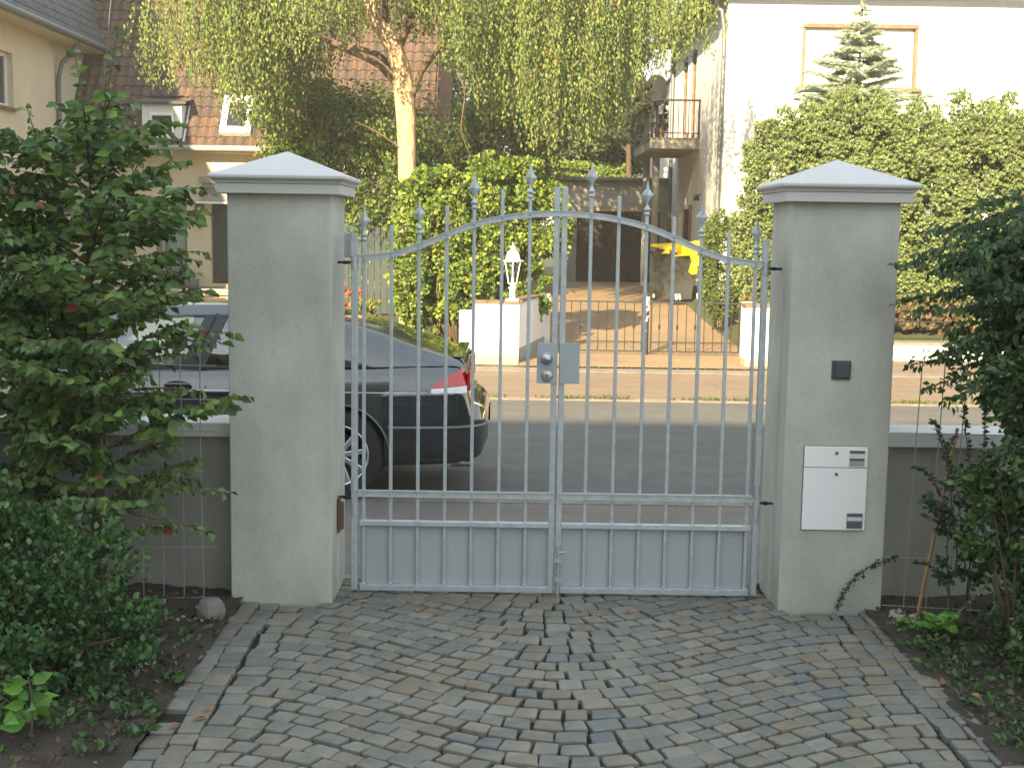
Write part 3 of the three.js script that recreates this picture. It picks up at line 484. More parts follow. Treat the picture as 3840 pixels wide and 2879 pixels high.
{
  const b = thing('wheeled_bin', 'dark grey wheeled bin with a bright yellow lid hanging open', 'bin', P(3.52, 0.43, 28.6)); b.rotation.y = 0.5;
  const o = [], ring = (w, d, y, dz = 0) => [V(-w, y, d + dz), V(w, y, d + dz), V(w, y, -d + dz), V(-w, y, -d + dz)], a = [ring(0.27, 0.27, 0.06, 0.05), ring(0.34, 0.36, 1.02), ring(0.37, 0.40, 1.03), ring(0.37, 0.40, 1.09)];
  for (let i = 0; i < 3; i++) for (let k = 0; k < 4; k++) quad(o, a[i][k], a[i][(k + 1) % 4], a[i + 1][(k + 1) % 4], a[i + 1][k]); quad(o, a[0][3], a[0][2], a[0][1], a[0][0]);
  mesh('tub', poly(o), M.binGrey, b);
  for (const s of [-1, 1]) { const w = mesh('wheel', new THREE.CylinderGeometry(0.11, 0.11, 0.05, 20).rotateZ(Math.PI / 2).translate(s * 0.31, 0.11, -0.26), M.rubber, b); mesh('hub', new THREE.CylinderGeometry(0.05, 0.05, 0.054, 12).rotateZ(Math.PI / 2).translate(s * 0.31, 0.11, -0.26), M.whiteGloss, w); }
  mesh('handle', rod(V(-0.28, 1.02, -0.46), V(0.28, 1.02, -0.46), 0.018), M.binGrey, b);
  // the lid has slipped: a tray shaped shell tilted over the rim with one corner hanging down
  const lid = mesh('lid', extrude([[-0.56, 0.02], [-0.30, 0.20], [0.36, 0.26], [0.46, 0.18], [0.44, 0.0], [0.16, -0.44], [0.08, -0.46], [0.02, -0.40], [0.10, -0.18], [0.06, -0.04], [-0.28, -0.05], [-0.30, 0.0]], 0.05, 0.012), M.yellow, b);
  lid.position.set(0.04, 1.06, 0.42); lid.rotation.set(-0.14, -0.35, 0);
  mesh('lid_tray', rbox(0.78, 0.06, 0.75, 0.02, 0, 0, 0), M.yellow, b).position.set(0.0, 1.20, 0.0); b.children[b.children.length - 1].rotation.set(0.1, 0, 0.06);
  mesh('lid_bolt', cyl(0.014, 0.014, 0.03).rotateX(Math.PI / 2).translate(0.10, -0.38, 0.06), M.plastic, lid);
  const R = rng(31); for (let i = 0; i < 3; i++) mesh('litter_scrap', rbox(0.05, 0.13, 0.02, 0.005).rotateZ(R() - 0.5), M.whiteGloss, b).position.set(-0.2 + i * 0.09 + (i > 1 ? 0.4 : 0), 0.12, 0.40);
}

// ---------------------------------------------------------------- white house on the right
{
  const X = 4.27, Z0 = 27, Z1 = 36.5, XR = 18, ey = 6.98, g = site('white_house', 'large white rendered house behind the tall hedge on the right', 'house', P(11, 0.3, 31.7));
  mesh('wall', [bx(X, 5.80, 0.2, ey, Z0, Z0 + 0.35), bx(5.80, 8.16, 0.2, 4.90, Z0, Z0 + 0.35), bx(5.80, 8.16, 6.2, ey, Z0, Z0 + 0.35), bx(8.16, XR, 0.2, ey, Z0, Z0 + 0.35), bx(X, X + 0.3, 0.2, 4.08, Z0 + 0.352, Z1), bx(X, X + 0.3, 4.08, 6.3, Z0 + 0.352, 31.4), bx(X, X + 0.3, 4.08, 6.3, 32.3, 33.0), bx(X, X + 0.3, 4.08, 6.3, 33.9, Z1), bx(X, X + 0.3, 6.3, ey, Z0 + 0.352, Z1), bx(X, XR, 0.2, ey, Z1, Z1 + 0.3), bx(XR - 0.3, XR, 0.2, ey, Z0 + 0.352, Z1)], M.white, g);
  // closed roller shutter window
  const win = mesh('window', [bx(5.80, 8.16, 6.12, 6.198, Z0 - 0.01, Z0 + 0.2), bx(5.80, 5.86, 4.93, 6.12, Z0 + 0.02, Z0 + 0.2), bx(8.10, 8.16, 4.93, 6.12, Z0 + 0.02, Z0 + 0.2)], M.brownFrame, g);
  mesh('sill', bx(5.70, 8.26, 4.86, 4.93, Z0 - 0.10, Z0 + 0.2), M.brownFrame, win);
  for (let i = 0; i < 24; i++) { const y = 4.935 + i * 0.0494; mesh('shutter_slat', rbox(2.23, 0.047, 0.02, 0.006, 6.98, y + 0.0247, -(Z0 + 0.12)), M.whiteGloss, win); }
  // roof with overhanging eave
  const rf = []; const oh = 0.55, a = P(X - oh, ey, Z0 - oh), b = P(XR + oh, ey, Z0 - oh), c = P(XR + oh, ey, Z1 + oh), d = P(X - oh, ey, Z1 + oh), e = P(X + 4.6, ey + 3.0, 31.75), f = P(XR - 4.6, ey + 3.0, 31.75);
  quad(rf, a, b, f, e); quad(rf, c, d, e, f); for (const t of [[d, a, e], [b, c, f]]) for (const v of t) rf.push(v.x, v.y, v.z); quad(rf, d, c, b, a);
  mesh('roof', poly(rf), M.tileBrown, g);
  mesh('eave_board', [bx(X - oh, XR + oh, ey - 0.09, ey - 0.004, Z0 - oh - 0.02, Z0 - oh + 0.004), bx(X - oh - 0.02, X - oh + 0.004, ey - 0.09, ey - 0.004, Z0 - oh + 0.006, Z1 + oh)], M.whiteGloss, g);
  const gut = mesh('gutter', [rod(P(X - oh - 0.07, ey - 0.06, Z0 - oh), P(X - oh - 0.07, ey - 0.06, Z1 + oh), 0.06, 10), rod(P(X - oh, ey - 0.06, Z0 - oh - 0.07), P(XR, ey - 0.06, Z0 - oh - 0.07), 0.06, 10)], M.gutter, g);
  mesh('downpipe', tube([P(X - oh - 0.07, ey - 0.1, Z0 + 0.4), P(X - oh - 0.05, ey - 0.2, Z0 + 0.35), P(X - 0.12, ey - 0.52, Z0 + 0.14), P(X - 0.07, ey - 0.66, Z0 + 0.12), P(X - 0.07, 3.2, Z0 + 0.12), P(X - 0.07, 0.4, Z0 + 0.12)], [0.045, 0.045], 8), M.gutter, gut);
  mesh('downpipe', rod(P(X - 0.06, ey, 35.6), P(X - 0.06, 0.4, 35.6), 0.05, 8), M.gutter, gut);
  // balcony
  const bal = mesh('balcony_slab', bx(3.12, X - 0.002, 3.86, 4.08, 30.5, 34.6), M.fascia, g);
  mesh('slab_edge', bx(3.10, X - 0.004, 4.08, 4.11, 30.48, 34.62), M.kerb, bal);
  const rail = mesh('balcony_rail', [rod(P(3.17, 4.97, 30.54), P(X, 4.97, 30.54), 0.022, 8), rod(P(3.17, 4.97, 30.54), P(3.17, 4.97, 34.56), 0.022, 8), rod(P(3.17, 4.22, 30.54), P(X, 4.22, 30.54), 0.014, 6), rod(P(3.17, 4.22, 30.54), P(3.17, 4.22, 34.56), 0.014, 6)], M.darkIron, bal);
  for (let i = 0; i <= 9; i++) mesh('baluster', rod(P(lerp(3.17, X - 0.03, i / 9), 4.10, 30.54), P(lerp(3.17, X - 0.03, i / 9), 4.97, 30.54), i % 9 ? 0.010 : 0.02, 6), M.darkIron, rail);
  for (let i = 1; i <= 16; i++) mesh('baluster', rod(P(3.17, 4.10, lerp(30.54, 34.56, i / 16)), P(3.17, 4.97, lerp(30.54, 34.56, i / 16)), 0.010, 6), M.darkIron, rail);
  for (const [za, zb] of [[31.4, 32.3], [33.0, 33.9]]) { const d2 = mesh('balcony_door', [bx(X + 0.02, X + 0.12, 4.11, 6.298, za + 0.002, za + 0.09), bx(X + 0.02, X + 0.12, 4.11, 6.298, zb - 0.09, zb - 0.002), bx(X + 0.02, X + 0.12, 6.2, 6.298, za + 0.09, zb - 0.09), bx(X + 0.02, X + 0.12, 4.11, 4.3, za + 0.09, zb - 0.09)], M.brownFrame, g); mesh('door_glass', bx(X + 0.06, X + 0.07, 4.3, 6.2, za + 0.09, zb - 0.09), M.glassDark, d2); }
  // pillars and side door below the balcony
  for (const [x, z] of [[3.42, 33.2], [3.42, 30.9]]) mesh('balcony_post', rod(P(x, 0.3, z + 1), P(x, 3.86, z + 1), 0.09, 12), M.fascia, bal);
  const sd = mesh('side_door', bx(X - 0.05, X - 0.004, 0.45, 2.5, 31.6, 32.6), M.brownDoor, g); mesh('door_frame', [bx(X - 0.06, X - 0.003, 0.4, 2.6, 31.48, 31.598), bx(X - 0.06, X - 0.003, 0.4, 2.6, 32.602, 32.72)], M.brownFrame, sd);
  const l = site('wall_lamp', 'small dark lamp on the side wall under the balcony', 'lamp', P(X - 0.12, 2.7, 29.9)); mesh('lamp_shade', cyl(0.07, 0.05, 0.12, X - 0.12, 2.72, -29.9), M.darkIron, l); mesh('bracket', rod(P(X, 2.8, 29.9), P(X - 0.12, 2.79, 29.9), 0.012), M.darkIron, l);
}
{   // satellite dish on the balcony corner
  const s = thing('satellite_dish', 'dark grey satellite dish on the balcony corner of the white house', 'satellite dish', P(3.30, 4.10, 30.75));
  const dish = mesh('reflector', new THREE.LatheGeometry([[0, 0], [0.12, 0.012], [0.24, 0.05], [0.335, 0.10], [0.345, 0.105], [0.335, 0.112], [0.24, 0.06], [0.12, 0.022], [0, 0.01]].map((p) => new THREE.Vector2(...p)), 28).rotateX(Math.PI / 2), std(0.012, 0.012, 0.012, { roughness: 0.9 }), s);
  dish.scale.set(0.80, 1.15, 1); dish.position.set(-0.02, 1.06, 0); dish.rotation.set(-0.25, -0.35, 0);
  mesh('mast', rod(V(0, 0, -0.08), V(0, 1.25, -0.08), 0.028, 8), M.darkIron, s); mesh('feed_arm', [rod(V(-0.02, 0.74, 0.06), V(-0.15, 0.82, 0.45), 0.013, 6), box(0.06, 0.06, 0.1, -0.16, 0.85, 0.45)], M.darkIron, s);
  const p = thing('potted_plant', 'dark potted evergreen standing on the balcony below the dish', 'plant', P(3.40, 4.11, 31.1)); mesh('pot', cyl(0.10, 0.14, 0.26, 0, 0.13, 0, 14), M.capTile, p);
  const L = new Leaves(91, [[0.02, 0.03, 0.018], [0.03, 0.04, 0.02]]); L.cloud(V(0, 0.55, 0), V(0.24, 0.42, 0.24), 500, 0.07, { clumps: 16 }); L.build('foliage', LEAF, M.leaf, p);
}
{   // rear gabled house behind the garage
  const g = site('gabled_house', 'pale gabled house seen behind the garage roof', 'house', P(7.3, 0.5, 46)), o = [], Z = 44;
  mesh('wall', [extrude([[4.45, 0.4], [10.2, 0.4], [10.2, 6.2], [7.3, 9.3], [4.45, 6.2]], 0.3).translate(0, 0, -Z - 0.3), bx(4.45, 4.75, 0.4, 6.2, Z + 0.302, Z + 8)], M.white, g);
  quad(o, P(4.0, 5.75, Z - 0.4), P(7.3, 9.35, Z - 0.4), P(7.3, 9.35, Z + 8), P(4.0, 5.75, Z + 8)); quad(o, P(7.3, 9.35, Z - 0.4), P(10.6, 5.75, Z - 0.4), P(10.6, 5.75, Z + 8), P(7.3, 9.35, Z + 8));
  for (const [x, s] of [[4.0, 1], [10.6, -1]]) { quad(o, P(x, 5.65, Z - 0.4), P(7.3, 9.25, Z - 0.4), P(7.3, 9.35, Z - 0.4), P(x, 5.75, Z - 0.4)); }
  mesh('roof', poly(o), M.slate, g); mesh('verge_board', [rod(P(3.98, 5.68, Z - 0.42), P(7.3, 9.3, Z - 0.42), 0.06, 4)], M.darkIron, g);
  const w = mesh('window', bx(5.3, 5.9, 3.6, 4.9, Z - 0.03, Z - 0.003), M.gutter, g); mesh('pane', bx(5.35, 5.85, 3.65, 4.85, Z - 0.04, Z - 0.031), M.glassDark, w);
}

// ---------------------------------------------------------------- cream house with mansard roof on the left
{
  const Z = 31, g = site('cream_house', 'cream rendered house with steep brown tiled mansard roof behind the left pillar', 'house', P(-7.5, 0.5, 34));
  const X0 = -10.5, X1 = -2.2, ey = 3.72;
  // wall with door, window and round window openings
  const sh = new THREE.Shape([[X0, 0.2], [X1, 0.2], [X1, ey], [X0, ey]].map((p) => new THREE.Vector2(...p)));
  const hole = (pts) => sh.holes.push(new THREE.Path(pts.map((p) => new THREE.Vector2(...p))));
  hole([[-7.21, 0.55], [-7.21, 2.46], [-5.95, 2.46], [-5.95, 0.55]]); hole([[-8.34, 0.82], [-8.34, 2.55], [-7.78, 2.55], [-7.78, 0.82]]);
  const circ = []; for (let i = 0; i < 24; i++) circ.push([-9.0 + 0.34 * Math.cos(-i / 24 * 6.283), 2.05 + 0.34 * Math.sin(-i / 24 * 6.283)]); hole(circ);
  mesh('wall', [uvm(new THREE.ExtrudeGeometry(sh, { depth: 0.3, bevelEnabled: false }).translate(0, 0, -Z - 0.3)), bx(X1 - 0.3, X1, 0.2, ey, Z + 0.302, Z + 8)], M.cream, g);
  mesh('plinth', bx(X0, X1, 0.1, 0.50, Z - 0.05, Z - 0.003), M.creamDark, g);
  const door = mesh('door', bx(-7.20, -5.96, 0.55, 2.45, Z + 0.16, Z + 0.2), M.teal, g);
  planks(door, -7.14, -6.60, 0.6, 2.40, Z + 0.158, 1, 0.13, M.teal, 0.018); planks(door, -6.56, -6.02, 0.6, 2.40, Z + 0.158, -1, 0.13, M.teal, 0.018); mesh('door_handle', rbox(0.12, 0.03, 0.04, 0.01, -6.62, 1.5, -Z - 0.1), M.steel, door);
  mesh('door_cornice', [bx(-7.42, -5.75, 2.92, 3.06, Z - 0.28, Z - 0.004), bx(-7.36, -5.81, 2.82, 2.918, Z - 0.22, Z - 0.004), bx(-7.30, -5.86, 2.49, 2.818, Z - 0.10, Z - 0.004)], M.fascia, g);
  mesh('door_hood', bx(-7.62, -5.6, 2.44, 2.488, Z - 0.24, Z - 0.003), M.whiteGloss, g);
  const win = mesh('window', [bx(-8.34, -8.27, 0.83, 2.55, Z + 0.06, Z + 0.14), bx(-7.85, -7.78, 0.83, 2.55, Z + 0.06, Z + 0.14), bx(-8.27, -7.85, 2.46, 2.55, Z + 0.06, Z + 0.14), bx(-8.27, -7.85, 0.83, 0.92, Z + 0.06, Z + 0.14)], M.gutter, g);
  mesh('glass', bx(-8.27, -7.85, 0.92, 2.46, Z + 0.10, Z + 0.11), M.pane, win);
  const cur = []; for (let i = 0; i <= 40; i++) cur.push([-8.30 + i * 0.0125, 0.03 * Math.sin(i * 1.3) + 0.012 * Math.sin(i * 2.9)]); { const o = []; for (let i = 0; i < 40; i++) quad(o, V(cur[i][0], 0.85, -Z - 0.24 + cur[i][1]), V(cur[i + 1][0], 0.85, -Z - 0.24 + cur[i + 1][1]), V(cur[i + 1][0], 2.5, -Z - 0.24 + cur[i + 1][1]), V(cur[i][0], 2.5, -Z - 0.24 + cur[i][1])); mesh('curtain', poly(o), std(0.45, 0.52, 0.50), win); }
  mesh('shutter', rbox(0.14, 1.75, 0.05, 0.005, -8.43, 1.69, -Z + 0.03), M.gutter, win); mesh('sill', rbox(0.8, 0.06, 0.2, 0.01, -8.06, 0.79, -Z + 0.06), M.gutter, win);
  const rw = mesh('round_window', new THREE.TorusGeometry(0.33, 0.055, 8, 28).translate(-9.0, 2.05, -Z - 0.02), M.whiteGloss, g); mesh('glass', new THREE.CircleGeometry(0.33, 24).translate(-9.0, 2.05, -Z - 0.06), M.glassDark, rw);
  mesh('room_wall', bx(X0 + 0.3, X1 - 0.3, 0.2, ey, Z + 2.5, Z + 2.6), M.creamDark, g);
  // mansard roof: steep slope up from the eave
  const slope = 0.70, rz = (y) => Z - 0.42 + (y - ey) * slope, yT = 8.2;
  { const o = [], a = (x, y) => P(x, y, rz(y) + 0.06); quad(o, a(X0, ey), a(X1 + 0.3, ey), a(X1 + 0.3, yT), a(X0, yT)); quad(o, a(X0, yT), a(X1 + 0.3, yT), P(X1 + 0.3, yT + 1.2, Z + 8), P(X0, yT + 1.2, Z + 8)); quad(o, a(X1 + 0.3, ey), P(X1 + 0.3, ey, Z + 8), P(X1 + 0.3, yT + 1.2, Z + 8), a(X1 + 0.3, yT)); mesh('roof_deck', poly(o), M.tileBrown, g); }
  mesh('eave_soffit', bx(X0, X1 + 0.3, ey - 0.1, ey, Z - 0.36, Z - 0.003), M.cream, g);
  mesh('gutter', rod(P(X0, ey - 0.01, Z - 0.46), P(X1 + 0.3, ey - 0.01, Z - 0.46), 0.07, 10), M.fascia, g);
  { // tiles
    const R = rng(17), ang = Math.atan(1 / slope), w = 0.225, ex = 0.30, roof = g.children.find((c) => c.name === 'roof_deck'), list = [], o = [], N = 5, off = g.position;
    const prof = (t) => 0.028 * Math.sin(t * Math.PI * 2 + 0.5);
    for (let i = 0; i < N; i++) { const a = i / N, b = (i + 1) / N; quad(o, V((a - 0.5) * w, 0, prof(a) + 0.03), V((b - 0.5) * w, 0, prof(b) + 0.03), V((b - 0.5) * w, ex + 0.03, prof(b)), V((a - 0.5) * w, ex + 0.03, prof(a))); quad(o, V((a - 0.5) * w, 0, prof(a) + 0.008), V((b - 0.5) * w, 0, prof(b) + 0.008), V((b - 0.5) * w, 0, prof(b) + 0.03), V((a - 0.5) * w, 0, prof(a) + 0.03)); }
    const tg = poly(o), mats = [[0.105, 0.070, 0.052], [0.12, 0.078, 0.058], [0.092, 0.064, 0.05], [0.14, 0.084, 0.058], [0.085, 0.062, 0.05]].map((c) => std(...c, { map: T.stone, roughness: 0.9 }));
    const inside = (x, y, a) => x > a[0] && x < a[1] && y > a[2] && y < a[3];
    for (let k = 0; k < 18; k++) for (let x = X0 + 0.12; x < X1 + 0.3; x += w) {
      const y = ey + 0.01 + k * ex * Math.sin(ang); if (y > yT - 0.1 || inside(x, y, [-8.75, -7.75, 3.75, 4.78]) || inside(x, y, [-6.95, -6.15, 3.95, 4.95])) continue;
      const m = new THREE.Matrix4().compose(V(x - off.x, y - off.y, -rz(y) - off.z), new THREE.Quaternion().setFromEuler(new THREE.Euler(-(Math.PI / 2 - ang) + (R() - 0.5) * 0.02, 0, (R() - 0.5) * 0.015)), V(1, 1, 1));
      list.push({ geo: tg, mat: mats[Math.floor(R() * 5)], m, score: (x > -8.2 && x < -5.4 && y < 6 ? 10 : 0) + (y < 6.5 ? 3 : 0) - Math.abs(x + 7) * 0.3 });
    }
    pieces(roof, 'roof_tile', list);
  }
  // dormer
  const dm = mesh('dormer', [bx(-8.73, -8.57, 3.86, 4.72, rz(3.95), Z + 1.2), bx(-7.97, -7.80, 3.86, 4.72, rz(3.95), Z + 1.2), bx(-8.57, -7.97, 4.53, 4.72, rz(3.95), Z + 1.2), bx(-8.57, -7.97, 3.80, 3.93, rz(3.95), Z + 1.0)], M.white, g);
  const o2 = []; quad(o2, P(-8.85, 4.72, rz(3.8)), P(-7.68, 4.72, rz(3.8)), P(-7.68, 5.05, Z + 1.6), P(-8.85, 5.05, Z + 1.6)); quad(o2, P(-8.85, 4.72, rz(3.8)), P(-8.85, 4.77, rz(3.8)), P(-7.68, 4.77, rz(3.8)), P(-7.68, 4.72, rz(3.8))); quad(o2, P(-8.85, 4.77, rz(3.8)), P(-8.85, 5.1, Z + 1.6), P(-7.68, 5.1, Z + 1.6), P(-7.68, 4.77, rz(3.8))); mesh('dormer_roof', poly(o2), M.slate, dm);
  mesh('window_frame', [bx(-8.56, -8.50, 3.93, 4.53, rz(3.95) - 0.01, rz(3.95) + 0.08), bx(-8.04, -7.98, 3.93, 4.53, rz(3.95) - 0.01, rz(3.95) + 0.08), bx(-8.50, -8.04, 4.46, 4.53, rz(3.95) - 0.01, rz(3.95) + 0.08), bx(-8.50, -8.04, 3.93, 4.03, rz(3.95) - 0.01, rz(3.95) + 0.08)], M.whiteGloss, dm); mesh('pane', bx(-8.50, -8.04, 4.03, 4.46, rz(3.95) + 0.03, rz(3.95) + 0.04), M.glassDark, dm);
  mesh('cheek_flashing', [rod(P(-7.74, 3.84, rz(3.84) - 0.06), P(-7.74, 4.72, rz(4.72) - 0.06), 0.035, 6)], M.steel, dm);
  // roof window
  const tilt = (x0, x1, y0, y1, up, t) => { const o = [], q = (x, y, u) => P(x, y + u * 0.57, rz(y) - u * 0.82), a = [q(x0, y0, up), q(x1, y0, up), q(x1, y1, up), q(x0, y1, up)], b = [q(x0, y0, up - t), q(x1, y0, up - t), q(x1, y1, up - t), q(x0, y1, up - t)]; quad(o, ...a); for (let k = 0; k < 4; k++) quad(o, b[k], b[(k + 1) % 4], a[(k + 1) % 4], a[k]); return poly(o); };
  const sk = mesh('roof_window', [tilt(-6.92, -6.78, 4.02, 4.92, 0.14, 0.16), tilt(-6.34, -6.20, 4.02, 4.92, 0.14, 0.16), tilt(-6.78, -6.34, 4.75, 4.92, 0.14, 0.16), tilt(-6.78, -6.34, 4.02, 4.16, 0.14, 0.16)], M.whiteGloss, g); mesh('pane', tilt(-6.78, -6.34, 4.16, 4.75, 0.10, 0.02), M.glassDark, sk);
  const l = site('porch_lamp', 'small round porch lamp beside the cream house door', 'lamp', P(-7.40, 2.60, 30.95)); mesh('globe', new THREE.SphereGeometry(0.075, 12, 10).translate(-7.40, 2.67, -30.88), M.darkIron, l); mesh('bracket', rod(P(-7.40, 2.72, 31), P(-7.40, 2.74, 30.88), 0.015), M.darkIron, l);
  const mb = site('wall_postbox', 'dark olive postbox on the cream wall beside the door', 'postbox', P(-7.47, 1.95, 30.95)); mesh('case', rbox(0.20, 0.52, 0.12, 0.02, -7.47, 2.2, -30.94), std(0.06, 0.065, 0.03, { roughness: 0.5 }), mb); mesh('paper_card', box(0.045, 0.12, 0.006, -7.47, 2.28, -30.876), M.whiteGloss, mb);
  const st = site('front_step', 'low beige retaining wall and step before the cream house', 'wall', P(-7, 0.1, 29.5)); mesh('wall_body', bx(-9.6, -4.2, -0.05, 0.45, 29.3, 29.5), M.creamDark, st); mesh('coping', bx(-9.62, -4.18, 0.452, 0.50, 29.26, 29.54), M.cap, st);
  const pl = site('window_box', 'grey planter under the cream house window', 'planter', P(-8.0, 0.50, 30.6)); mesh('trough', rbox(1.0, 0.18, 0.3, 0.01, -7.95, 0.595, -30.6), M.gutter, pl);
  const L = new Leaves(95, [[0.03, 0.05, 0.02], [0.05, 0.07, 0.02]]); L.cloud(V(0.05, 0.30, 0), V(0.42, 0.16, 0.12), 320, 0.07); L.build('planting', LEAF, M.leaf, pl);
}
{   // wing that stands out towards the street
  const X = -10.5, Z0 = 21.4, Z1 = 32.5, XL = -19, ey = 6.25, g = site('cream_wing', 'tall cream house wing with slate roof at the left edge', 'house', P(-14.5, 0.3, 27));
  mesh('wall', [bx(X - 0.3, X, 0.1, 4.24, Z0, Z1), bx(X - 0.3, X, 5.42, ey, Z0, Z1), bx(X - 0.3, X, 4.24, 5.42, Z0, 26.62), bx(X - 0.3, X, 4.24, 5.42, 27.55, Z1), bx(XL, X - 0.302, 0.1, ey, Z0, Z0 + 0.3), bx(XL, XL + 0.3, 0.1, ey, Z0 + 0.302, Z1)], M.cream, g);
  const w = mesh('window', [bx(X - 0.2, X - 0.12, 4.30, 5.42, 26.62, 26.70), bx(X - 0.2, X - 0.12, 4.30, 5.42, 27.47, 27.55), bx(X - 0.2, X - 0.12, 5.34, 5.42, 26.70, 27.47), bx(X - 0.2, X - 0.12, 4.30, 4.38, 26.70, 27.47)], M.whiteGloss, g); mesh('pane', bx(X - 0.17, X - 0.16, 4.38, 5.34, 26.70, 27.47), M.glassDark, w); mesh('sill', bx(X - 0.25, X + 0.08, 4.24, 4.30, 26.56, 27.61), M.capTile, w);
  const xm = (X + XL) / 2, oh = 0.5, o = [], E = P(X + oh, ey - 0.12, Z0 - oh), F = P(X + oh, ey - 0.12, Z1 + 4), A = P(XL - oh, ey - 0.12, Z0 - oh), B = P(XL - oh, ey - 0.12, Z1 + 4), r0 = P(xm, ey + 9.0, Z0 - oh), r1 = P(xm, ey + 9.0, Z1 + 4);
  quad(o, E, F, r1, r0); quad(o, B, A, r0, r1); for (const v of [P(XL, ey - 0.1, Z0), P(X, ey - 0.1, Z0), P(xm, ey + 8.8, Z0)]) o.push(v.x, v.y, v.z); quad(o, A, B, F, E); const deck = mesh('roof', poly(o), M.slate, g);
  { // slates: overlapping courses on the slope that faces the street view
    const R = rng(23), list = [], dx = E.x - xm, dy = r0.y - E.y, L = Math.hypot(dx, dy), ang = Math.atan2(dy, dx), sg = box(0.34, 0.014, 0.296), mats = [[0.075, 0.085, 0.09], [0.06, 0.07, 0.075], [0.09, 0.10, 0.105]].map((c) => std(...c, { map: T.stone, roughness: 0.75 }));
    for (let k = 0; k * 0.25 < L - 0.3; k++) for (let Z = Z0 + 0.2 + (k % 2) * 0.15; Z < Z1 + 1.5; Z += 0.30) { const t = k * 0.25 + 0.15, x = E.x - Math.cos(ang) * t, y = E.y + Math.sin(ang) * t + 0.02; list.push({ geo: sg, mat: mats[Math.floor(R() * 3)], m: new THREE.Matrix4().compose(V(x - g.position.x, y - g.position.y, -Z - g.position.z), new THREE.Quaternion().setFromEuler(new THREE.Euler(0, 0, -ang + 0.05 + (R() - 0.5) * 0.015)), V(1, 1, 1)), score: -t - Math.abs(Z - 29) * 0.2 }); }
    pieces(deck, 'roof_slate', list);
  }
  const gt = mesh('gutter', rod(P(X + oh + 0.05, ey - 0.14, Z0 - oh), P(X + oh + 0.05, ey - 0.14, 32.2), 0.08, 10), M.gutter, g); mesh('soffit', bx(X + 0.002, X + oh, ey - 0.24, ey - 0.20, Z0, Z1), M.cream, g);
  mesh('downpipe', tube([P(X + oh, ey - 0.2, 30.3), P(X + oh - 0.05, ey - 0.35, 30.25), P(X + 0.12, ey - 0.75, 30.1), P(X + 0.08, ey - 0.95, 30.1), P(X + 0.08, 3, 30.1), P(X + 0.08, 0.3, 30.1)], [0.055, 0.055], 8), M.gutter, gt);
  const d = mesh('roof_light', bx(-11.1, -10.6, 6.98, 7.5, 28.5, 29.1), M.whiteGloss, g); mesh('pane', bx(-10.602, -10.59, 7.03, 7.45, 28.56, 29.04), M.glassDark, d);
}
tag(mesh('overhead_cable', tube([P(-8.6, 8.4, 29), P(-8.95, 6.6, 29.2), P(-9.35, 4.0, 29.8), P(-9.4, 3.5, 30.6)], [0.012, 0.012], 5), M.gutter), 'thin grey cable hanging down across the mansard roof', 'cable');
{ // boarded fence between house and hedge
  const f = site('board_fence', 'dark teal board fence behind the red leaved shrub', 'fence', P(-3.6, 0.2, 26)), R = rng(3); for (let i = 0; i < 22; i++) mesh('board', rbox(0.122, 1.75, 0.025, 0.004, -4.9 + i * 0.128, 1.1 + (R() - 0.5) * 0.02, -26 + (R() - 0.5) * 0.01), M.teal, f); mesh('rail', [bx(-4.97, -2.1, 0.5, 0.6, 26.02, 26.07), bx(-4.97, -2.1, 1.5, 1.6, 26.02, 26.07)], M.teal, f);
}
// the house at the viewer's back, whose roof shades the near side of the street
{
  const g = site('own_house', 'plastered house behind the viewpoint whose roof shades the street', 'house', V(-16, 0, 10)), x0 = -30, x1 = -1.8, z0 = 5.8, z1 = 14.2, ey = 6.4, ry = 11.47, rzz = 10;
  mesh('wall', box(x1 - x0, ey + 0.1, z1 - z0, (x0 + x1) / 2, (ey - 0.1) / 2, (z0 + z1) / 2), M.cream, g);
  const o = [], q = (x, y, z) => V(x, y, z), oh = 0.6; quad(o, q(x0 - oh, ey - 0.2, z0 - oh), q(x0 - oh, ry, rzz), q(x1 + oh, ry, rzz), q(x1 + oh, ey - 0.2, z0 - oh)); quad(o, q(x0 - oh, ey - 0.2, z1 + oh), q(x1 + oh, ey - 0.2, z1 + oh), q(x1 + oh, ry, rzz), q(x0 - oh, ry, rzz)); quad(o, q(x0 - oh, ey - 0.2, z0 - oh), q(x1 + oh, ey - 0.2, z0 - oh), q(x1 + oh, ey - 0.2, z1 + oh), q(x0 - oh, ey - 0.2, z1 + oh));
  for (const x of [x0, x1]) for (const v of [q(x, ey - 0.2, z0), q(x, ey - 0.2, z1), q(x, ry - 0.1, rzz)]) o.push(v.x, v.y, v.z);
  mesh('roof', poly(o), M.tileBrown, g);
  for (let i = 0; i < 7; i++) for (const y of [0.9, 3.7]) { const x = -27.5 + i * 3.8, w = mesh('window', box(1.3, 1.5, 0.08, x, y + 0.75, z0 - 0.045), M.whiteGloss, g); mesh('pane', box(1.14, 1.34, 0.02, x, y + 0.75, z0 - 0.097), M.glassDark, w); }
}

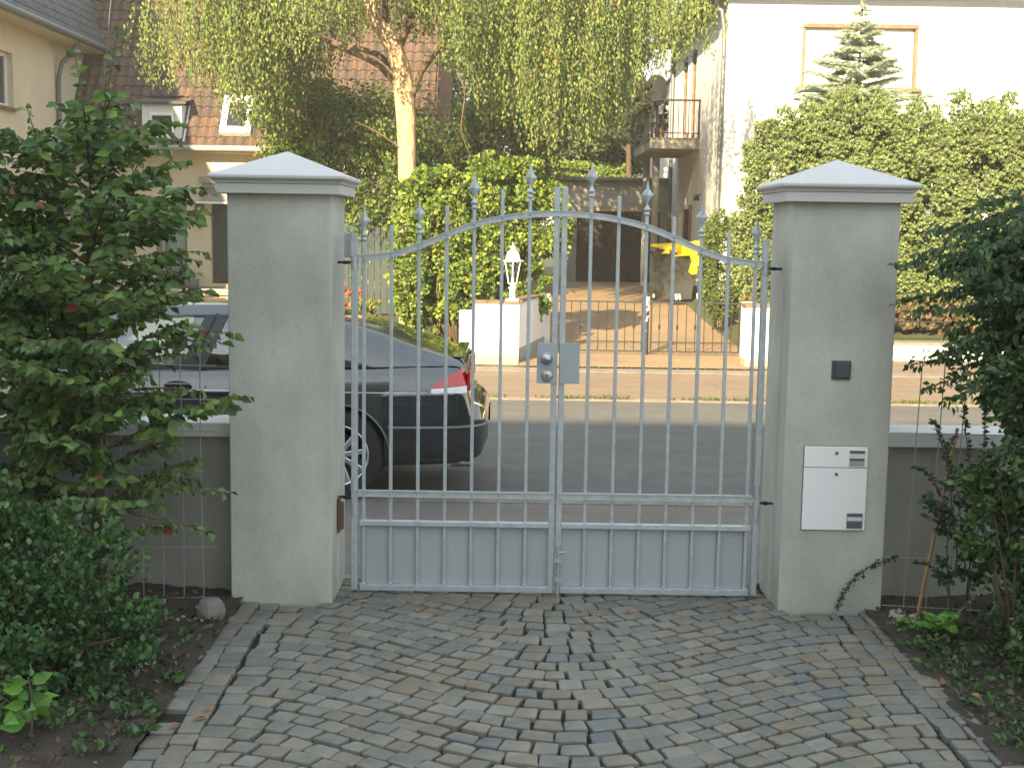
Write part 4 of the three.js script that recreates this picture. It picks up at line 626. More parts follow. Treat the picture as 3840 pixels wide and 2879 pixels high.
// ---------------------------------------------------------------- parked black car (rear towards +x)
{
  const car = thing('parked_car', 'black three door hatchback parked at the near kerb behind the left pillar', 'car', P(0, -0.01, 9.33 + 0.86));
  const interp = (tab) => { const c = tab; return (x) => { if (x <= c[0][0]) return c[0][1]; for (let i = 1; i < c.length; i++) if (x <= c[i][0]) { const a = c[i - 1], b = c[i], t = (x - a[0]) / (b[0] - a[0]); return a[1] + (b[1] - a[1]) * (i === 1 || i === c.length - 1 ? t : t); } return c[c.length - 1][1]; }; };
  const W = interp([[-4.82, 0.50], [-4.78, 0.62], [-4.65, 0.74], [-4.4, 0.81], [-4.0, 0.845], [-3.3, 0.86], [-1.6, 0.86], [-1.0, 0.85], [-0.7, 0.83], [-0.5, 0.80], [-0.40, 0.77], [-0.34, 0.735], [-0.30, 0.71], [-0.24, 0.64], [-0.20, 0.54], [-0.185, 0.46]]);
  const YB = interp([[-4.82, 0.36], [-4.7, 0.24], [-4.3, 0.20], [-1.8, 0.19], [-0.9, 0.22], [-0.4, 0.235], [-0.24, 0.28], [-0.185, 0.40]]);
  const YT = interp([[-4.82, 0.55], [-4.75, 0.66], [-4.55, 0.755], [-4.2, 0.83], [-3.75, 0.915], [-3.4, 0.94], [-2.2, 0.965], [-1.2, 0.985], [-0.6, 1.0], [-0.42, 1.0], [-0.36, 0.985], [-0.335, 0.90], [-0.315, 0.76], [-0.29, 0.715], [-0.24, 0.69], [-0.20, 0.65], [-0.185, 0.61]]);
  const SEC = [[0.0, 0], [0.72, 0], [0.93, 0.05], [0.985, 0.17], [1.0, 0.36], [1.004, 0.50], [1.006, 0.62], [1.004, 0.745], [0.955, 0.89], [0.90, 0.975], [0.80, 1.0], [0.0, 1.02]];
  const low = (x, s) => { const f = clamp(s, 0, 1) * (SEC.length - 1), k = Math.min(SEC.length - 2, Math.floor(f)), t = f - k, w = W(x), b = YB(x), h = YT(x) - b; return V(x, b + h * lerp(SEC[k][1], SEC[k + 1][1], t), w * lerp(SEC[k][0], SEC[k + 1][0], t)); };
  const sOfY = (x, y) => { let a = 0.17, b = 0.92; for (let i = 0; i < 24; i++) { const m = (a + b) / 2; if (low(x, m).y < y) a = m; else b = m; } return (a + b) / 2; };
  const xs = []; for (let i = 0; i <= 14; i++) xs.push(lerp(-4.82, -4.2, i / 14)); for (let x = -4.1; x < -0.75; x += 0.12) xs.push(x); for (let i = 0; i <= 26; i++) xs.push(lerp(-0.72, -0.185, i / 26));
  // lower body: closed loft, wheel wells cut out
  const NS = 44, ringOf = (x) => { const r = []; for (let i = 0; i <= NS; i++) r.push(low(x, i / NS)); for (let i = NS - 1; i > 0; i--) { const p = low(x, i / NS); r.push(V(p.x, p.y, -p.z)); } return r; };
  const pos = [], idx = [], n = 2 * NS; xs.forEach((x) => ringOf(x).forEach((p) => pos.push(p.x, p.y, p.z)));
  for (let i = 0; i + 1 < xs.length; i++) for (let k = 0; k < n; k++) { const a = i * n + k, b = i * n + (k + 1) % n; idx.push(a, b, a + n, a + n, b, b + n); }
  for (const [i, fl] of [[0, 1], [xs.length - 1, 0]]) { const c = pos.length / 3, x = xs[i]; pos.push(x, (YB(x) + YT(x)) / 2, 0); for (let k = 0; k < n; k++) { const a = i * n + k, b = i * n + (k + 1) % n; fl ? idx.push(c, b, a) : idx.push(c, a, b); } }
  let bg = new THREE.BufferGeometry(); bg.setAttribute('position', new THREE.Float32BufferAttribute(pos, 3)); bg.setIndex(idx); bg.computeVertexNormals();
  { const c = V(); let vol = 0; const A = V(), B = V(), Cc = V(); for (let i = 0; i < idx.length; i += 3) { A.fromArray(pos, idx[i] * 3); B.fromArray(pos, idx[i + 1] * 3); Cc.fromArray(pos, idx[i + 2] * 3); vol += A.dot(c.copy(B).cross(Cc)); } if (vol < 0) { for (let i = 0; i < idx.length; i += 3) { const t = idx[i]; idx[i] = idx[i + 1]; idx[i + 1] = t; } bg.setIndex(idx); bg.computeVertexNormals(); } }
  const ev = new Evaluator(); ev.attributes = ['position', 'normal']; ev.useGroups = false;
  let body = new Brush(bg, M.paint); body.updateMatrixWorld();
  for (const x of [-1.265, -3.87]) for (const s of [-1, 1]) { const c = new Brush(new THREE.CylinderGeometry(0.365, 0.365, 0.42, 40).rotateX(Math.PI / 2).translate(x, 0.335, s * 0.82), M.trim); c.updateMatrixWorld(); body = ev.evaluate(body, c, SUBTRACTION); }
  mesh('body', uvm(body.geometry), M.paint, car);
  // greenhouse
  const YR = interp([[-3.75, 0.925], [-3.4, 1.13], [-3.1, 1.29], [-2.95, 1.36], [-2.75, 1.405], [-2.4, 1.435], [-2.1, 1.44], [-1.8, 1.425], [-1.55, 1.385], [-1.27, 1.325], [-0.95, 1.235], [-0.65, 1.125], [-0.45, 1.05], [-0.37, 1.03], [-0.345, 1.0]]);
  const WB = interp([[-3.75, 0.70], [-3.3, 0.765], [-2.8, 0.785], [-1.5, 0.785], [-1.0, 0.77], [-0.6, 0.735], [-0.40, 0.70], [-0.345, 0.66]]), WT = interp([[-3.75, 0.62], [-3.3, 0.60], [-2.9, 0.575], [-2.2, 0.57], [-1.6, 0.57], [-1.1, 0.60], [-0.6, 0.64], [-0.345, 0.62]]);
  const top = (x, t) => {   // t: 0 belt, 0.7 roof rail, 1 centre
    const y0 = YT(x) - 0.012, yr = Math.max(YR(x), y0 + 0.004), ye = Math.max(y0 + 0.002, yr - 0.045 * clamp((yr - y0) / 0.2, 0, 1)), wb = WB(x), wt = WT(x);
    if (t <= 0.7) { const q = t / 0.7; return V(x, lerp(y0, ye, q), lerp(wb, wt, q) + 0.035 * Math.sin(q * Math.PI) * clamp((ye - y0) / 0.3, 0, 1)); }
    const q = (t - 0.7) / 0.3; return V(x, ye + (yr - ye) * Math.sin(q * Math.PI / 2), wt * Math.cos(q * Math.PI / 2));
  };
  const patch = (f, x0, x1, t0, t1, off, nx = 14, nt = 8) => {   // x0,x1 = functions of t in 0..1
    const grid = (i, j) => { const tt = j / nt, t = lerp(t0, t1, tt), a = typeof x0 === 'function' ? x0(tt) : x0, b = typeof x1 === 'function' ? x1(tt) : x1, x = lerp(a, b, i / nx), p = f(x, t), c = V(p.x, 0.55, 0), nrm = V(0, p.y - 0.6, p.z).normalize(); return p.addScaledVector(nrm, off); };
    const ps = [], id = []; for (let j = 0; j <= nt; j++) for (let i = 0; i <= nx; i++) { const p = grid(i, j); ps.push(p.x, p.y, p.z); }
    for (let j = 0; j < nt; j++) for (let i = 0; i < nx; i++) { const a = j * (nx + 1) + i, b = a + nx + 1; id.push(a, a + 1, b, b, a + 1, b + 1); }
    const g = new THREE.BufferGeometry(); g.setAttribute('position', new THREE.Float32BufferAttribute(ps, 3)); g.setIndex(id); g.computeVertexNormals(); return g;
  };
  const flip = (g) => { const q = g.clone(); q.scale(1, 1, -1); const i = q.index.array; for (let k = 0; k < i.length; k += 3) { const t = i[k]; i[k] = i[k + 1]; i[k + 1] = t; } q.computeVertexNormals(); return q; };
  const both = (g) => [g, flip(g)];
  const ln = (a, b) => (t) => lerp(a, b, t);
  mesh('roof_panel', both(patch(top, -2.95, -1.50, 0.70, 1.0, 0.0, 24, 10)), M.paint, car);
  mesh('windscreen', both(patch(top, -3.72, -2.95, 0.705, 1.0, -0.004, 12, 8)), M.carGlass, car);
  mesh('rear_window', both(patch(top, -1.50, -0.66, 0.74, 1.0, -0.003, 14, 8)), M.glassDark, car);
  mesh('tailgate', both(patch(top, -0.66, -0.345, 0.70, 1.0, 0.0, 14, 8)), M.paint, car);
  for (const q of both(patch(top, -3.74, -0.345, 0.60, 0.745, 0.001, 60, 6))) mesh('roof_rail', q, M.paint, car);
  for (const q of both(patch(top, ln(-1.62, -1.50), -0.345, 0.0, 0.60, 0.0, 30, 10))) mesh('rear_quarter', q, M.paint, car);
  for (const q of both(patch(top, -3.7, -1.55, 0.0, 0.035, 0.001, 40, 2))) mesh('belt_rail', q, M.trim, car);
  for (const q of both(patch(top, -3.74, ln(-3.52, -2.98), 0.0, 0.60, 0.0, 8, 8))) mesh('front_pillar', q, M.paint, car);
  const dg = both(patch(top, ln(-3.52, -2.98), ln(-2.42, -2.27), 0.035, 0.60, -0.006, 16, 8)); mesh('door_window', dg[0], M.carGlass, car); mesh('door_window', dg[1], M.carGlass, car);
  for (const q of both(patch(top, ln(-2.42, -2.27), ln(-2.25, -2.10), 0.0, 0.62, 0.001, 4, 8))) mesh('centre_pillar', q, M.trim, car);
  for (const q of both(patch(top, ln(-2.345, -2.195), ln(-2.33, -2.18), 0.0, 0.62, 0.003, 2, 8))) mesh('pillar_seam', q, M.rubber, car);
  const qg = both(patch(top, ln(-2.25, -2.10), ln(-1.62, -1.50), 0.035, 0.60, -0.006, 10, 8)); mesh('quarter_window', qg[0], M.carGlass, car); mesh('quarter_window', qg[1], M.carGlass, car);
  for (const q of both(patch(top, ln(-3.0, -3.0), -1.5, 0.585, 0.605, 0.003, 20, 2))) mesh('window_trim', q, M.trim, car);
  // trims on the side: door seams, waist groove, bumper, lights, handle
  const onY = (x0, x1, ya, yb, off, nx = 16) => { const ps = [], id = [], nt = 5; for (let j = 0; j <= nt; j++) for (let i = 0; i <= nx; i++) { const x = lerp(x0, x1, i / nx), y0 = typeof ya === 'function' ? ya(x) : ya, y1 = typeof yb === 'function' ? yb(x) : yb, y = lerp(y0, y1, j / nt), p = low(x, sOfY(x, y)), e = 0.01, nx2 = (W(x - e) - W(x + e)) / (2 * e), nrm = V(clamp(nx2, -0.2, 3), 0.05, 1).normalize(); p.addScaledVector(nrm, off); ps.push(p.x, p.y, p.z); } for (let j = 0; j < nt; j++) for (let i = 0; i < nx; i++) { const a = j * (nx + 1) + i, b = a + nx + 1; id.push(a, a + 1, b, b, a + 1, b + 1); } const g = new THREE.BufferGeometry(); g.setAttribute('position', new THREE.Float32BufferAttribute(ps, 3)); g.setIndex(id); g.computeVertexNormals(); return g; };
  const onBoth = (...a) => both(onY(...a));
  for (const q of onBoth(-3.4, -0.62, 0.797, 0.803, 0.002, 40)) mesh('waist_groove', q, M.steel, car);
  for (const q of onBoth(-0.93, -0.187, (x) => YB(x) + 0.03, (x) => Math.min(0.535, YT(x) - 0.02), 0.010, 30)) mesh('rear_bumper', q, M.paint, car);
  for (const q of onBoth(-0.90, -0.187, (x) => Math.min(0.538, YT(x) - 0.03), (x) => Math.min(0.556, YT(x) - 0.015), 0.014, 30)) mesh('bumper_strip', q, M.steel, car);
  mesh('bumper_top', both(patch(low, -0.305, -0.187, 0.80, 1.0, 0.006, 8, 8)), M.paint, car);
  for (const [q, sgn] of [[0, 1], [1, -1]]) {
    const tl = mesh('tail_light', onBoth(-0.585, -0.335, (x) => lerp(0.833, 0.850, (x + 0.585) / 0.25), (x) => lerp(0.843, 0.982, Math.pow((x + 0.585) / 0.25, 0.8)), 0.008, 16)[q], M.redLens, car);
    mesh('light_strip', onBoth(-0.59, -0.335, 0.795, (x) => lerp(0.830, 0.847, (x + 0.59) / 0.255), 0.008, 16)[q], M.clearLens, tl);
    mesh('rear_light_end', rbox(0.022, 0.15, 0.20, 0.008, -0.318, 0.88, sgn * 0.60), M.redLens, tl);
    mesh('door_seam', onBoth(-3.44, -3.43, 0.30, 0.93, 0.002, 2)[q], M.rubber, car); mesh('door_seam', onBoth(-2.235, -2.225, 0.30, 0.955, 0.002, 2)[q], M.rubber, car);
    const hb = mesh('handle_recess', new THREE.SphereGeometry(1, 20, 12).scale(0.10, 0.038, 0.012).translate(-2.43, 0.83, sgn * 0.857), M.rubber, car); mesh('door_handle', rbox(0.18, 0.022, 0.024, 0.01, -2.43, 0.842, sgn * 0.868), M.paint, hb);
    mesh('side_mirror', new THREE.SphereGeometry(1, 16, 12).scale(0.07, 0.06, 0.10).translate(-3.32, 1.0, sgn * 0.90), M.paint, car);
    mesh('head_light', onBoth(-4.74, -4.5, 0.58, 0.69, 0.006, 8)[q], M.clearLens, car);
    for (const wx of [-1.265, -3.87]) {
      const lat = (p, m = 40) => new THREE.LatheGeometry(p.map((v) => new THREE.Vector2(...v)), m).rotateX(Math.PI / 2);
      const wh = mesh('wheel', lat([[0.20, -0.10], [0.30, -0.105], [0.325, -0.085], [0.332, -0.05], [0.332, 0.05], [0.325, 0.085], [0.30, 0.105], [0.228, 0.10], [0.215, 0.085]]), M.rubber, car); wh.position.set(wx, 0.332, sgn * 0.745); if (sgn < 0) wh.rotation.y = Math.PI;
      mesh('rim', lat([[0.228, 0.098], [0.226, 0.106], [0.214, 0.106], [0.205, 0.085], [0.195, 0.02], [0.195, -0.08], [0.21, -0.1]]), M.alloy, wh);
      mesh('brake_disc', new THREE.CylinderGeometry(0.15, 0.15, 0.02, 28).rotateX(Math.PI / 2).translate(0, 0, 0.005), M.trim, wh);
      mesh('hub_cap', lat([[0.0, 0.10], [0.045, 0.098], [0.062, 0.088], [0.066, 0.05]], 24), M.alloy, wh);
      const sp = rbox(0.040, 0.165, 0.022, 0.009, 0, 0.132, 0.086);
      for (let k = 0; k < 9; k++) mesh('spoke', sp.clone().rotateZ(k / 9 * Math.PI * 2), M.alloy, wh);
    }
    mesh('arch_lip', new THREE.TorusGeometry(0.372, 0.011, 6, 40, Math.PI * 1.04).rotateZ(-0.06).translate(-1.265, 0.335, sgn * 0.853), M.paint, car);
  }
  mesh('exhaust_pipe', [new THREE.CylinderGeometry(0.03, 0.03, 0.16, 14).rotateZ(Math.PI / 2).translate(-0.37, 0.235, 0.52)], M.steel, car);
  mesh('number_plate', rbox(0.012, 0.11, 0.46, 0.003, -0.33, 0.80, 0), M.whiteGloss, car);
  mesh('rear_spoiler', [rbox(0.09, 0.018, 1.2, 0.008, -0.40, 1.045, 0)], M.paint, car);
  mesh('antenna', [rod(V(-1.5, 1.40, 0.0), V(-1.32, 1.62, 0.0), 0.004)], M.trim, car);
  for (const z of [-0.36, 0.36]) { const s = mesh('seat', rbox(0.16, 0.52, 0.48, 0.06).rotateZ(-0.25).translate(-2.45, 1.0, z), M.seat, car); mesh('head_rest', rbox(0.09, 0.17, 0.26, 0.04, -2.36, 1.28, z), M.seat, s); }
  mesh('rear_bench', rbox(0.16, 0.40, 1.15, 0.06).rotateZ(-0.35).translate(-1.62, 1.02, 0), M.seat, car);
}

// ---------------------------------------------------------------- near planting: left
function hornbeam(B, label, seed, rows, most) {
  const t = thing('hornbeam_tree', label, 'tree', B, 'hornbeams along the left wall'), R = rng(seed), pal = [[0.085, 0.165, 0.026], [0.066, 0.138, 0.026], [0.108, 0.20, 0.03], [0.054, 0.112, 0.024], [0.14, 0.23, 0.035]];
  const L = new Leaves(seed + 1, pal), tw = [];
  mesh('trunk', tube([V(0.02, -0.05, 0), V(0.0, 0.5, 0.01), V(0.015, 1.0, -0.01), V(-0.015, 1.5, 0.01), V(0.0, 2.0, 0), V(0.03, 2.5, 0.01)], [0.038, 0.034, 0.03, 0.024, 0.016, 0.006], 8), M.bark, t);
  const spray = (p, dir, len, leafS, up) => {
    const q = [p.clone()], d = dir.clone(); let c = p.clone(); const N = 6;
    for (let i = 0; i < N; i++) { d.y += up - 0.06 * i / N; d.x += (R() - 0.5) * 0.16; d.z += (R() - 0.5) * 0.16; c = c.clone().addScaledVector(d.clone().normalize(), len / N); q.push(c); }
    const cv = new THREE.CatmullRomCurve3(q), n = Math.max(4, Math.round(len / 0.024));
    for (let i = 1; i <= n; i++) { const u = i / n; if (u < 0.12) continue; const pt = cv.getPoint(u), tg = cv.getTangent(u), sd = V(-tg.z, 0, tg.x).normalize().multiplyScalar(i % 2 ? 1 : -1); const dr = tg.clone().multiplyScalar(0.55).add(sd).add(V(0, -0.28 - 0.25 * R(), 0)); const yel = R(); L.add(pt, leafS * (0.65 + 0.6 * R()), dr, 0.28, yel < 0.006 ? [[0.26, 0.06, 0.02]] : yel < 0.03 ? [[0.20, 0.19, 0.03]] : u > 0.75 && R() < 0.5 ? [[0.10, 0.19, 0.04], [0.085, 0.155, 0.035]] : undefined); }
    return cv;
  };
  for (let i = 0; i < rows; i++) {
    const y = 0.42 + 1.95 * Math.pow(i / rows, 0.92), az = i * 2.4 + R() * 0.8, maxL = y < 0.8 ? 0.5 : y < 1.9 ? 0.62 : 0.62 - (y - 1.9) * 0.55, len = maxL * (0.62 + 0.55 * R()), d = V(Math.cos(az), 0.35 + 0.35 * (y / 2.4) + 0.2 * R(), Math.sin(az) * 0.8), cv = spray(V(0, y, 0), d, len, 0.07, -0.03);
    tw.push(tube(cv.getPoints(5), [0.008, 0.0025], 5));
    const kids = Math.round(len / 0.062); for (let k = 1; k < kids; k++) { const u = 0.15 + 0.8 * k / kids, p = cv.getPoint(u), tg = cv.getTangent(u), s = k % 2 ? 1 : -1, dd = tg.clone().multiplyScalar(0.7).add(V(-tg.z * s, 0.12 * (R() - 0.3), tg.x * s).multiplyScalar(0.8)); const c2 = spray(p, dd, len * (0.34 + 0.28 * R()) * (1.1 - 0.5 * u), 0.066, -0.04); tw.push(tube(c2.getPoints(4), [0.004, 0.0015], 4)); }
  }
  for (const [x, y, z, dx, dy, dz, l] of [[0.05, 2.2, 0, 0.1, 1, 0.1, 0.7], [-0.1, 2.1, 0.1, -0.3, 1, 0.1, 0.45], [0.1, 2.0, 0, 0.5, 1, 0, 0.42], [0.0, 2.3, 0, -0.05, 1, -0.1, 0.5], [0.25, 0.72, 0.1, 1, 0.1, 0.1, 0.42], [0.2, 0.6, 0.1, 1, -0.1, 0.2, 0.40], [0.2, 1.55, 0.05, 1, 0.45, 0.1, 0.42], [0.2, 1.2, 0.05, 1, 0.1, 0.1, 0.36]]) { const cv = spray(V(x, y, z), V(dx, dy, dz), l, 0.06, -0.01); tw.push(tube(cv.getPoints(5), [0.006, 0.002], 5)); }
  mesh('twigs', tw, M.twig, t);
  L.cloud(V(-0.1, 1.25, 0), V(0.5, 0.75, 0.32), 1500, 0.062, { rc: 0.2, dir: V(0, -0.4, 0.3) }); L.cloud(V(-0.35, 1.6, 0), V(0.4, 0.5, 0.35), 900, 0.062, { rc: 0.2, dir: V(0, -0.4, 0.3) });
  L.parts('leaf', LEAF, M.leaf, t, most, (p) => p.z + 0.25 * p.x + 0.05 * R() - (p.x + B.x < -2.42 ? 5 : 0)); L.build('crown', LEAF, M.leaf, t);
}
hornbeam(P(-2.02, 0, 6.22), 'young leafy hornbeam standing before the wire mesh left of the gate', 41, 64, 300);
hornbeam(P(-2.78, 0, 6.36), 'second hornbeam at the left picture edge, further from the gate', 43, 50, 120);
function bush(name, label, base, blobs, seed, pal, leaf, geo, mat, o = {}) {
  const g = thing(name, label, 'shrub', base), L = new Leaves(seed, pal), R = rng(seed + 1), st = [];
  for (const [x, y, z, rx, ry, rz, n, op] of blobs) { L.cloud(V(x, y, z), V(rx, ry, rz), n, leaf, { ...o, ...(op || {}) }); for (let i = 0; i < 5; i++) st.push(tube([V(x * 0.3 + (R() - 0.5) * 0.1, 0, z * 0.3 + (R() - 0.5) * 0.1), V(x * 0.7 + (R() - 0.5) * rx, y * 0.6, z * 0.7 + (R() - 0.5) * rz), V(x + (R() - 0.5) * rx * 1.3, y + ry * 0.6 * R(), z + (R() - 0.5) * rz * 1.3)], [o.stem || 0.012, 0.003], 5)); }
  mesh('stems', st, M.twig, g); L.build('foliage', geo || LEAF, mat || M.leaf, g); return g;
}
bush('box_bush', 'dense dark green box bush at the lower left below the hornbeam', P(-2.02, 0, 5.45), [[0, 0.40, 0, 0.46, 0.42, 0.45, 5200], [-0.35, 0.62, 0.05, 0.42, 0.36, 0.4, 4200], [-0.45, 0.30, 0.1, 0.5, 0.32, 0.5, 4000], [0.2, 0.24, 0.05, 0.33, 0.25, 0.36, 2400], [-0.05, 0.20, 0.42, 0.36, 0.22, 0.28, 2200], [-0.55, 0.88, -0.1, 0.36, 0.22, 0.36, 1800]], 51, [[0.060, 0.135, 0.032], [0.045, 0.105, 0.027], [0.090, 0.185, 0.040], [0.050, 0.12, 0.036]], 0.030, LEAFR, M.gloss, { rc: 0.2, flat: 1, dir: V(0, 0.5, 0.2) });
{   // bright seedling and weeds
  const s = thing('seedling', 'bright green seedling with broad leaves at the lower left corner', 'plant', P(-1.83, 0.03, 4.78)), R = rng(61), L = new Leaves(62, [[0.10, 0.26, 0.025], [0.075, 0.20, 0.02], [0.13, 0.30, 0.03]]);
  mesh('stem', [tube([V(0, 0, 0), V(0.01, 0.12, 0), V(0.0, 0.24, 0.01)], [0.006, 0.003], 5), tube([V(0, 0.05, 0), V(-0.07, 0.14, 0.02), V(-0.12, 0.18, 0.02)], [0.004, 0.002], 5)], M.twig, s);
  for (let i = 0; i < 30; i++) { const a = i * 2.4, y = 0.05 + 0.0065 * i; L.add(V(Math.cos(a) * 0.02 - (i % 3 ? 0 : 0.10), y + (i % 3 ? 0 : 0.02), Math.sin(a) * 0.02), 0.105 - 0.0012 * i, V(Math.cos(a), 0.15, Math.sin(a) * 0.8), 0.2); }
  L.parts('leaf', LEAF, M.leaf, s, 40, () => R());
  const w = new Leaves(63, [[0.045, 0.10, 0.02], [0.07, 0.15, 0.025], [0.035, 0.075, 0.02]]), q = rng(64);
  const spot = (x, Z, n, r, h) => { for (let i = 0; i < n; i++) { const a = q() * 6.28, d = Math.sqrt(q()) * r; w.add(P(x + Math.cos(a) * d, 0.01 + h * q(), Z + Math.sin(a) * d), 0.022 + 0.03 * q(), V(Math.cos(a), 0.7, Math.sin(a)), 0.5); } };
  for (const [x, Z, n, r, h] of [[-1.50, 5.05, 70, 0.09, 0.05], [-1.62, 5.2, 90, 0.13, 0.05], [-1.47, 5.45, 40, 0.07, 0.04], [-1.58, 5.6, 40, 0.10, 0.06], [-1.75, 4.95, 60, 0.12, 0.06], [-1.45, 4.86, 50, 0.07, 0.03], [-1.55, 4.7, 30, 0.08, 0.03], [-1.9, 5.0, 60, 0.2, 0.05]]) spot(x, Z, n, r, h);
  for (let i = 0; i < 60; i++) spot(1.98 + 0.75 * q(), 4.5 + 2.0 * q(), 26, 0.10, 0.07);
  for (let i = 0; i < 40; i++) spot(-1.5 - 0.9 * q(), 4.6 + 1.9 * q(), 8, 0.12, 0.03);
  const wm = w.build('weeds', LEAF, M.leaf); wm.userData = { kind: 'stuff', label: 'low green weeds growing along the edges of the cobbles', category: 'weeds' };
  const b = thing('loose_stone', 'pale boulder sized cobble lying on the soil beside the left pillar', 'stone', P(-1.50, 0.0, 6.36)), gs = new THREE.IcosahedronGeometry(0.075, 2), pp = gs.attributes.position; for (let i = 0; i < pp.count; i++) { const v = V().fromBufferAttribute(pp, i), k = 1 + 0.35 * (n2(v.x * 30 + 9, v.y * 30 + v.z * 20 + 9, 4) - 0.5); v.multiplyScalar(k); v.x *= 0.95; v.y *= 1.05; if (v.y > 0.055) v.y = 0.055 + (v.y - 0.055) * 0.3; pp.setXYZ(i, v.x, v.y + 0.055, v.z); } gs.computeVertexNormals(); mesh('stone_body', uvm(gs), std(0.22, 0.215, 0.19, { map: T.stone }), b);
}
// ---------------------------------------------------------------- near planting: right
const darkPal = [[0.050, 0.112, 0.028], [0.065, 0.14, 0.03], [0.040, 0.088, 0.025], [0.095, 0.17, 0.034], [0.075, 0.12, 0.03]];
bush('evergreen_shrub', 'large dark evergreen shrub at the right edge of the drive', P(2.44, 0, 5.85), [[0.12, 0.45, 0.0, 0.42, 0.50, 0.55, 4600], [0.05, 0.26, 0.35, 0.30, 0.26, 0.36, 2200], [0.12, 1.0, -0.05, 0.36, 0.42, 0.45, 3600], [0.05, 1.35, -0.2, 0.30, 0.32, 0.4, 2200], [0.3, 1.5, 0, 0.4, 0.5, 0.5, 3200], [-0.15, 0.72, -0.1, 0.25, 0.26, 0.3, 1500], [0.3, 0.3, 0.5, 0.45, 0.4, 0.4, 2600]], 71, darkPal, 0.042, LEAF, M.gloss, { rc: 0.26, dir: V(-0.1, 0.2, 0.2) });
{
  const t = thing('locust_tree', 'feathery leaved tree reaching in at the right above the shrub', 'tree', P(2.56, 0, 6.35)), L = new Leaves(73, [[0.042, 0.098, 0.028], [0.06, 0.13, 0.032], [0.034, 0.075, 0.025], [0.08, 0.155, 0.036]]), R = rng(74), st = [];
  mesh('trunk', tube([V(0.1, -0.05, 0), V(0.05, 0.8, 0), V(0.12, 1.4, 0), V(0.2, 2.0, 0.05)], [0.05, 0.04, 0.03, 0.015], 8), M.bark, t);
  for (let i = 0; i < 64; i++) {   // pinnate fronds arching out
    const y = 1.25 + 0.95 * R(), az = Math.PI + (R() - 0.5) * 2.6, l = (0.30 + 0.42 * R()) * (y > 2.2 ? 0.6 : 1), st0 = V(0.12 + (R() - 0.5) * 0.2, y, (R() - 0.5) * 0.3), d = V(Math.cos(az), 0.25 - 0.35 * R(), Math.sin(az) * 0.7), pts = [st0]; let c = st0.clone(); for (let k = 0; k < 5; k++) { d.y -= 0.07; c = c.clone().addScaledVector(d.clone().normalize(), l / 5); pts.push(c); } const cv = new THREE.CatmullRomCurve3(pts); st.push(tube(pts, [0.005, 0.0015], 4));
    const n = Math.round(l / 0.022); for (let k = 1; k <= n; k++) { const u = k / n, p = cv.getPoint(u), tg = cv.getTangent(u); for (const s of [-1, 1]) { L.add(p, 0.042 * (0.8 + 0.5 * R()), tg.clone().multiplyScalar(0.4).add(V(-tg.z * s, -0.25, tg.x * s)).add(V(0, 0.5 * s * R() - 0.3, 0)), 0.3); if (R() < 0.6) L.add(p.clone().add(V((R() - 0.5) * 0.05, (R() - 0.5) * 0.06, (R() - 0.5) * 0.06)), 0.045, V(-0.4, -0.3, 0.2), 0.8); } }
  }
  L.cloud(V(-0.06, 1.72, 0), V(0.42, 0.42, 0.4), 2600, 0.042, { rc: 0.24 }); L.cloud(V(0.05, 1.4, 0.1), V(0.36, 0.45, 0.4), 2400, 0.042, { rc: 0.24 });
  mesh('branches', st, M.twig, t); L.build('crown', LEAF, M.leaf, t);
}
